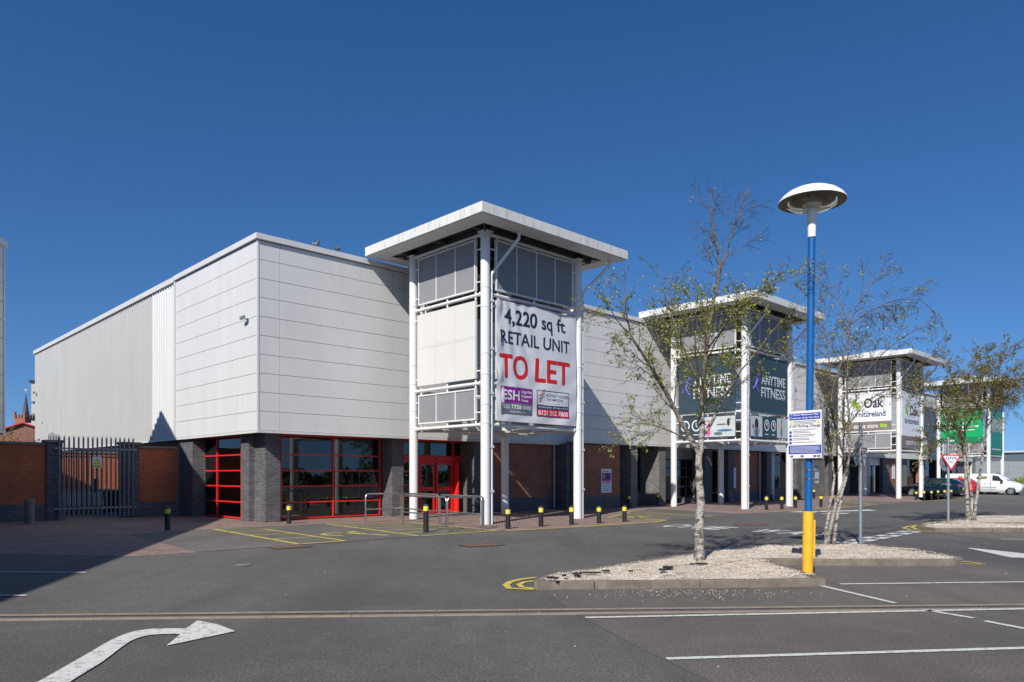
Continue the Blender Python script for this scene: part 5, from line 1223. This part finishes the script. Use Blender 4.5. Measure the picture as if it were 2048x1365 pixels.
def van(pos, hd, label):
    e, b = vehicle('panel_van', pos, hd, vst, 2.7, 0, WHp, label, 'van')
    carparts(e, vst, 2.7, [(-.52,-1.32,.08,.88,-.38,0)], .32, .79, 0, 0, M['galv'])
    m = MB(); m.add([(-.2,-.70,1.20),(-.2,.70,1.20),(-.88,.66,1.70),(-.88,-.66,1.70)], [(3,2,1,0)]); m.build('windscreen', M['blackglass'], e)
    for s in (-1,1):
        m = MB(); m.obox((.62,s*.70,.80), (.18,-s*.04,-.05), (0,.11,0), (0,0,.08)); m.build('headlight', M['printpale'], e, bevel=.02)
        m = MB(); m.obox((-.60,s*1.0,1.16), (.08,0,0), (0,.09,0), (0,0,.10)); m.build('door_mirror', M['black'], e, bevel=.02)
        m = MB(); m.box((-2.5,s*.905-.012,1.40),(-1.72,s*.905+.0,1.56) if s > 0 else (-1.72,s*.905+.012,1.56)); 
        m = MB(); q = [(-2.5,1.42),(-2.42,1.56),(-1.74,1.56),(-1.68,1.50),(-1.76,1.40),(-2.45,1.38)]; yy = s*.882
        m.poly([(x, yy, z) for x, z in (q if s < 0 else q[::-1])]); m.build('logo_panel', M['signtext'], e)
        m = MB(); 
        if s < 0: m.text('Future', (-2.36,yy-.006,1.43), (.58,0,.0), (0,0.0,.095), 0, .05)
        else: m.text('Future', (-1.78,yy+.006,1.43), (-.58,0,.0), (0,0.0,.095), 0, .05)
        m.build('lettering', M['signyellow'], e)
        m = MB(); m.box((-3.2,s*.905-.008,.62),(-1.0,s*.905+.008,.66)); m.box((-3.2,s*.90-.008,.47),(-1.0,s*.90+.008,.50)); m.box((-1.55,s*.905-.01,.93),(-1.38,s*.905+.01,.96)); m.box((-1.95,s*.905-.01,.93),(-1.78,s*.905+.01,.96)); m.build('side_strip', M['bgrey'], e)
        m = MB(); m.box((-1.45,s*.903-.004,.3),(-1.435,s*.903+.004,1.7)); m.build('door_gap', M['bgrey'], e)
    m = MB(); m.box((.62,-.82,.24),(.86,.82,.60)); m.build('bumper', M['bgrey'], e, bevel=.05)
    m = MB(); m.box((-1.1,-.5,1.80),(-1.0,.5,1.86)); m.box((-2.9,-.5,1.80),(-2.8,.5,1.86)); m.build('roof_bar', M['black'], e)
    return e
van(gp(2021.5, 990.6) + DR*.8, -DL, 'white panel van with yellow and black lettering at the right edge')
van(gp(2021.5, 990.6) + DR*3.9 + DL*2.2, -DL, 'second white van partly hidden behind the first one')
# ------------------------------------------------------------------ birches, shrubs, hedge
def bark():
    g = NT('birch_bark')
    a = g.ramp(g.noise(9, 6, g.co((1,1,2.6)), 0.7), [(0.44,(0.48,0.455,0.42)),(0.50,(0.34,0.30,0.26)),(0.53,(0.04,0.034,0.03))])
    pink = g.mix(g.ramp(g.noise(3,3), [(0.4,0.0),(0.7,0.6)]), (0.50,0.475,0.44), (0.34,0.28,0.24))
    b = g.mix(g.ramp(g.noise(22, 4, g.co((1,1,3.2)), 0.6), [(0.54,0.0),(0.60,1.0)]), pink, (0.05,0.042,0.036))
    b = g.mix(g.ramp(g.noise(5.5, 5, g.co((1,1,1.9)), 0.6), [(0.53,0.0),(0.58,1.0)]), b, (0.06,0.05,0.04))
    t = g.n('TexCoord'); sx = g.n('SeparateXYZ'); g.l(t.outputs['Object'], sx.inputs[0])
    lo = g.ramp(sx.outputs[2], [(0.0, 1.0), (0.55, 0.30)]); hi = g.n('MapRange'); hi.inputs[1].default_value = 1.6; hi.inputs[2].default_value = 3.2; g.l(sx.outputs[2], hi.inputs[0])
    mx = g.n('Math', operation='MAXIMUM'); g.l(lo, mx.inputs[0]); g.l(hi.outputs[0], mx.inputs[1])
    rough = g.ramp(g.noise(8, 6, g.co((1,1,1.3)), 0.7), [(0.42,0.0),(0.50,1.0)])
    ml = g.n('Math', operation='MULTIPLY'); g.l(mx.outputs[0], ml.inputs[0]); g.l(rough, ml.inputs[1])
    up = g.n('MapRange'); up.inputs[1].default_value = 2.0; up.inputs[2].default_value = 3.6; up.inputs[4].default_value = .8; g.l(sx.outputs[2], up.inputs[0])
    g.l(g.mix(up.outputs[0], g.mix(ml.outputs[0], b, (0.115,0.10,0.075)), (0.15,0.115,0.085)), g.p.inputs['Base Color'])
    g.p.inputs['Roughness'].default_value = 0.85; g.bump(g.noise(22, 6, g.co((1,1,2))), 0.9, 0.02); return g.mat
M['bark'] = bark(); M['twig'] = pm('twig_bark', (0.085,0.045,0.036), 0.8, 0, 0.3, 3); M['limb'] = pm('limb_bark', (0.12,0.095,0.07), 0.85, 0, 0.4, 5, bump=.5, bs=30)
def leafmat(name, a, b):
    g = NT(name); col = g.mix(g.ramp(g.noise(2.3, 3), [(0.35,0.0),(0.65,1.0)]), a, b)
    g.l(col, g.p.inputs['Base Color']); g.p.inputs['Roughness'].default_value = 0.5
    tl = g.n('BsdfTranslucent'); g.l(col, tl.inputs[0]); mx = g.n('MixShader'); mx.inputs[0].default_value = 0.35
    g.l(g.p.outputs[0], mx.inputs[1]); g.l(tl.outputs[0], mx.inputs[2]); g.l(mx.outputs[0], g.t.nodes['Material Output'].inputs[0]); return g.mat
M['leaf'] = leafmat('young_birch_leaf', (0.36,0.40,0.07), (0.25,0.28,0.05)); M['leafb'] = leafmat('bronze_birch_leaf', (0.22,0.21,0.05), (0.15,0.12,0.04)); M['leafd'] = leafmat('shrub_leaf', (0.07,0.11,0.02), (0.14,0.17,0.03))
def rv(r): return Vector((r.gauss(0,1), r.gauss(0,1), r.gauss(0,1))).normalized()
def leaf(mb, p, d, s, r, m=0):
    d = (d*.6 + rv(r)).normalized(); x = d.orthogonal().normalized(); y = d.cross(x); a = r.uniform(0, 6.28); q = x*math.cos(a)+y*math.sin(a)
    p2 = p + d*s*.25; mb.add([p2, p2+d*s*.5+q*s*.42, p2+d*s*1.1, p2+d*s*.5-q*s*.42], [(0,1,2,3)], m)
def birch(px, py, label, stems, seed, sc=1.0, leafn=1.0, ls=.034, l1=1.25, bare_z=99, leaf_lo=1.8, m3=9, lm=0, name='birch_tree', droop=1.0, tmin=.0028, per0=.19):
    r = random.Random(seed); base = gp(px, py, .12); Y0 = base.y
    root = empty(name, (base.x, base.y, 0.10), 0, label, 'tree', 'birch trees on the gravel islands')
    tr, lb, tw, lf = MB(), MB(), MB(), MB()
    loc = lambda q: Vector((*(at(q[0], q[1], Y0+q[2])[:2]), 0)) if 0 else (at(q[0], q[1], Y0+q[2]) - Vector((base.x, base.y, .10)))
    def put_leaves(p, d, z):
        if z < leaf_lo: return
        f = leafn * (1.0 if z < bare_z else max(.06, 1-(z-bare_z)*.8))
        k = int(f) + (1 if r.random() < f-int(f) else 0)
        for _ in range(k): leaf(lf, p+rv(r)*.02, d, ls*r.uniform(.6,1.25), r, lm if r.random() < .8 else 1-lm)
    def grow(p, d, L, rad, lev):
        n = {1:8, 2:5, 3:4}[lev]; pts = [p.copy()]; dirs = []
        for i in range(n):
            t = i/n
            d = (d + rv(r)*{1:.10,2:.15,3:.20}[lev] + Vector((0,0,{1:.05-.16*t,2:-.02-.10*t,3:-.06-.12*t}[lev]*droop))).normalized()
            p = p + d*(L/n); pts.append(p.copy()); dirs.append(d.copy())
        rr = [max(tmin, rad*(1-.85*i/n)) for i in range(n+1)]
        (lb if lev == 1 else tw).tube(pts, rr, {1:5,2:3,3:3}[lev], caps=False)
        if lev >= 2:
            for i in range(1, n+1):
                if r.random() < (.6 if lev == 2 else .9): put_leaves(pts[i], dirs[i-1], pts[i].z)
        if lev < 3:
            for c in range(int({1:m3, 2:4}[lev]*(L/{1:1.3,2:.55}[lev])**.7+.5)):
                f = r.uniform(.15, 1.0); i = max(1, int(round(f*n))); dd = dirs[i-1]
                side = rv(r); side = (side - dd*side.dot(dd)).normalized()
                nd = (dd*r.uniform(.8,1.3) + side*r.uniform(.5,.9)).normalized()
                grow(pts[i], nd, L*{1:.46,2:.5}[lev]*r.uniform(.6,1.3)*(1-.3*f), max(tmin, rr[i]*.6), lev+1)
    for (pts_, r0, r1, fromk) in stems:
        P_ = [loc(q) for q in pts_]
        # smooth path
        Q = []
        for i in range(len(P_)-1):
            a, b, c, d = P_[max(i-1,0)], P_[i], P_[i+1], P_[min(i+2,len(P_)-1)]
            for t in (0, .25, .5, .75):
                Q.append(.5*((2*b)+(c-a)*t+(2*a-5*b+4*c-d)*t*t+(3*b-a-3*c+d)*t**3))
        Q.append(P_[-1]); n = len(Q)-1
        Q = [q + rv(r)*.012 if 0 < i < n else q for i, q in enumerate(Q)]
        rr = [r0+(r1-r0)*(i/n)**.8 for i in range(n+1)]
        if r0 > .05 and P_[0].z < .3: rr[0] = r0*1.35; rr[1] = r0*1.12; Q[0].z -= .12
        (tr if r0 > .028 else lb).tube(Q, rr, 14 if r0 > .05 else 8, caps=False)
        tot = sum((b-a).length for a, b in zip(Q, Q[1:])); per = per0*sc
        acc = 0; 
        for i in range(1, n+1):
            seg = (Q[i]-Q[i-1]); acc += seg.length
            f = i/n
            if f < fromk: acc = 0; continue
            while acc > per:
                acc -= per; dd = seg.normalized(); side = rv(r); side = (side-dd*side.dot(dd)).normalized()
                nd = (dd*r.uniform(.7,1.1)+side*.75+Vector((0,0,.12))).normalized(); L = l1*sc*r.uniform(.45,1.2)*(1-.58*f)
                grow(Q[i], nd, L, min(.011, max(.0045, rr[i]*.5)), 1 if L > .55 else 2)
        grow(Q[-1], (Q[-1]-Q[-2]).normalized(), l1*.25*sc, max(.004, r1), 2)
    tr.build('trunk', M['bark'], root, smooth=True); lb.build('limb', M['limb'], root, smooth=True); tw.build('twig', M['twig'], root)
    tag(lf.build('foliage', [M['leaf'], M['leafb']], root), kind='stuff'); print(label, len(tw.f), len(lf.f)); return root
birch(1400, 1121, 'tallest birch, its single pale trunk standing in the near gravel island', [
    ([(1400,1122,0),(1398,1060,0),(1401,1005,0),(1398,955,0),(1399,910,0),(1403,870,.03),(1406,800,.05),(1410,730,.05),(1419,650,0),(1428,600,0),(1439,550,-.1),(1432,480,-.15),(1422,440,-.2),(1422,392,-.3)], .094, .006, .36),
    ([(1397,905,0),(1372,862,-.1),(1340,800,-.3),(1310,750,-.5),(1283,705,-.7),(1262,670,-.8),(1252,620,-.9),(1250,570,-.9)], .055, .005, .18),
    ([(1439,550,-.1),(1455,500,.1),(1476,440,.2),(1488,415,.3),(1498,385,.3)], .018, .004, .1),
    ([(1402,880,0),(1425,840,.2),(1446,800,.4),(1482,742,.7),(1522,692,1.0),(1560,645,1.2)], .04, .005, .2),
    ([(1406,790,.05),(1378,722,.3),(1352,655,.6),(1332,600,.8),(1318,555,.9)], .026, .005, .12),
    ([(1412,705,0),(1450,650,-.3),(1502,592,-.7),(1560,562,-1.0),(1603,548,-1.2)], .022, .004, .15),
    ([(1388,885,0),(1340,862,-.2),(1298,850,-.4),(1262,846,-.5)], .016, .004, .2),
    ([(1262,670,-.8),(1240,648,-.9),(1226,624,-1.0),(1222,596,-1.0)], .014, .004, .05),
    ([(1410,735,.05),(1428,690,.5),(1462,640,.9),(1490,600,1.2)], .018, .004, .1),
    ([(1395,845,0),(1410,790,-.5),(1392,720,-.9),(1388,660,-1.2),(1378,600,-1.3)], .022, .004, .2),
    ], 11, 1.0, 1.35, .036, 1.18, 4.8, m3=12, per0=.165)
birch(1655, 1090, 'multi stemmed birch with drooping bare twigs, right of the lamp post', [
    ([(1650,1091,0),(1655,1040,0),(1662,1000,0),(1668,955,0),(1660,890,.1),(1655,820,.2),(1660,740,.3),(1648,660,.4),(1640,600,.5)], .045, .006, .32),
    ([(1656,1091,.1),(1664,1040,.1),(1674,1000,.1),(1688,960,.1),(1690,920,0),(1672,860,-.1),(1664,790,-.2),(1690,700,-.3),(1700,640,-.4),(1740,570,-.5),(1765,545,-.5)], .044, .005, .34),
    ([(1668,1091,-.1),(1674,1040,-.1),(1684,990,-.1),(1696,930,-.1),(1700,860,-.2),(1694,780,-.2),(1696,710,-.1),(1698,650,0),(1672,590,.1),(1655,560,.2)], .042, .005, .34),
    ([(1700,650,0),(1742,622,.2),(1790,602,.5),(1836,600,.7),(1866,622,.8)], .014, .004, .1),
    ([(1694,790,-.2),(1740,735,-.5),(1786,690,-.8),(1830,660,-1.0)], .018, .004, .1),
    ([(1696,850,-.2),(1740,800,.4),(1790,770,.7),(1830,740,.9)], .016, .004, .15),
    ([(1660,800,.2),(1636,740,.5),(1618,690,.7),(1608,640,.8)], .015, .004, .1),
    ], 23, .92, .36, .036, 1.35, 99, m3=13, droop=1.9, per0=.165)
birch(1941, 1041, 'dense bronze green birch on the farther gravel island at the right', [
    ([(1937,1042,0),(1934,990,0),(1930,930,0),(1924,880,0),(1918,820,.1),(1905,760,.3),(1888,715,.4)], .075, .008, .38),
    ([(1943,1042,.1),(1944,1000,.1),(1938,960,.1),(1932,900,.1),(1930,840,-.1),(1938,770,-.3),(1946,705,-.4)], .07, .008, .38),
    ([(1948,1042,-.1),(1954,990,-.1),(1964,920,-.1),(1972,860,-.2),(1978,800,-.3),(1996,740,-.5),(2018,700,-.6)], .06, .008, .42),
    ([(1972,860,-.2),(2005,800,.4),(2042,750,.8),(2075,712,1.0)], .03, .006, .1),
    ([(1928,880,0),(1895,830,-.6),(1872,790,-.9),(1862,760,-1.1)], .028, .006, .1),
    ([(1930,860,0),(1960,800,.9),(1965,750,1.3),(1960,715,1.5)], .028, .006, .1),
    ([(1926,900,0),(1885,880,-.3),(1858,890,-.5)], .018, .005, .2),
    ], 37, 1.1, 1.25, .046, 1.4, 99, leaf_lo=1.5, m3=14, lm=1, droop=1.3, tmin=.0035, per0=.15)
# shrubs and hedge
def shrub(p, rx, rz, n, label, name='shrub', m='leafd', ls=.12, cat='shrub', ry=None):
    r = random.Random(int(abs(p[0])*31)+n); e = empty(name, (p[0],p[1],0), 0, label, cat); ry = ry or rx
    st = MB(); lf = MB(); tips = []
    for k in range(max(8, n//130)):
        a = r.uniform(0,6.28); q = math.sqrt(r.random()); t = Vector((rx*q*math.cos(a), ry*q*math.sin(a), rz*(.55+.45*r.random())*(1-.35*q*q)))
        st.tube([(t.x*.3,t.y*.3,0),(t.x*.7,t.y*.7,t.z*.6),tuple(t)], [.04,.02,.008], 5, caps=False); tips.append(t)
    for k in range(n):
        t = r.choice(tips); c = Vector((t.x*.7,t.y*.7,t.z*.5)).lerp(t, r.random()) + rv(r)*r.random()**.6*.5*min(rx, rz)*.6; c.z = abs(c.z); leaf(lf, c, Vector((0,0,.3)), ls*r.uniform(.7,1.3), r)
    st.build('stem', M['limb'], e); tag(lf.build('foliage', M[m], e), kind='stuff')
q = at(28, 880, 46); shrub((q.x,q.y), 3.6, 4.3, 9000, 'loose green bush rising above the yard wall at the left', m='leafd', ls=.12)
q = at(2046, 960, 92); shrub((q.x+2,q.y), 3.2, 1.6, 3000, 'low yellow flowering shrub beyond the white van', m='leaf', ls=.16)
# off to the right and behind the camera: what the shop windows mirror
hd_ = empty('boundary_hedge', (60, -8, 0), R(62), 'long dark evergreen hedge along the far side of the car park', 'hedge')
r = random.Random(5); lf = MB()
for k in range(9000):
    x = r.uniform(-45,45); c = Vector((x, r.uniform(-1,1), (2.6+.8*math.sin(x*.3)+.5*math.sin(x*1.1))*math.sqrt(r.random()))); leaf(lf, c, Vector((0,0,.2)), .45, r)
tag(lf.build('foliage', M['leafd'], hd_), kind='stuff')
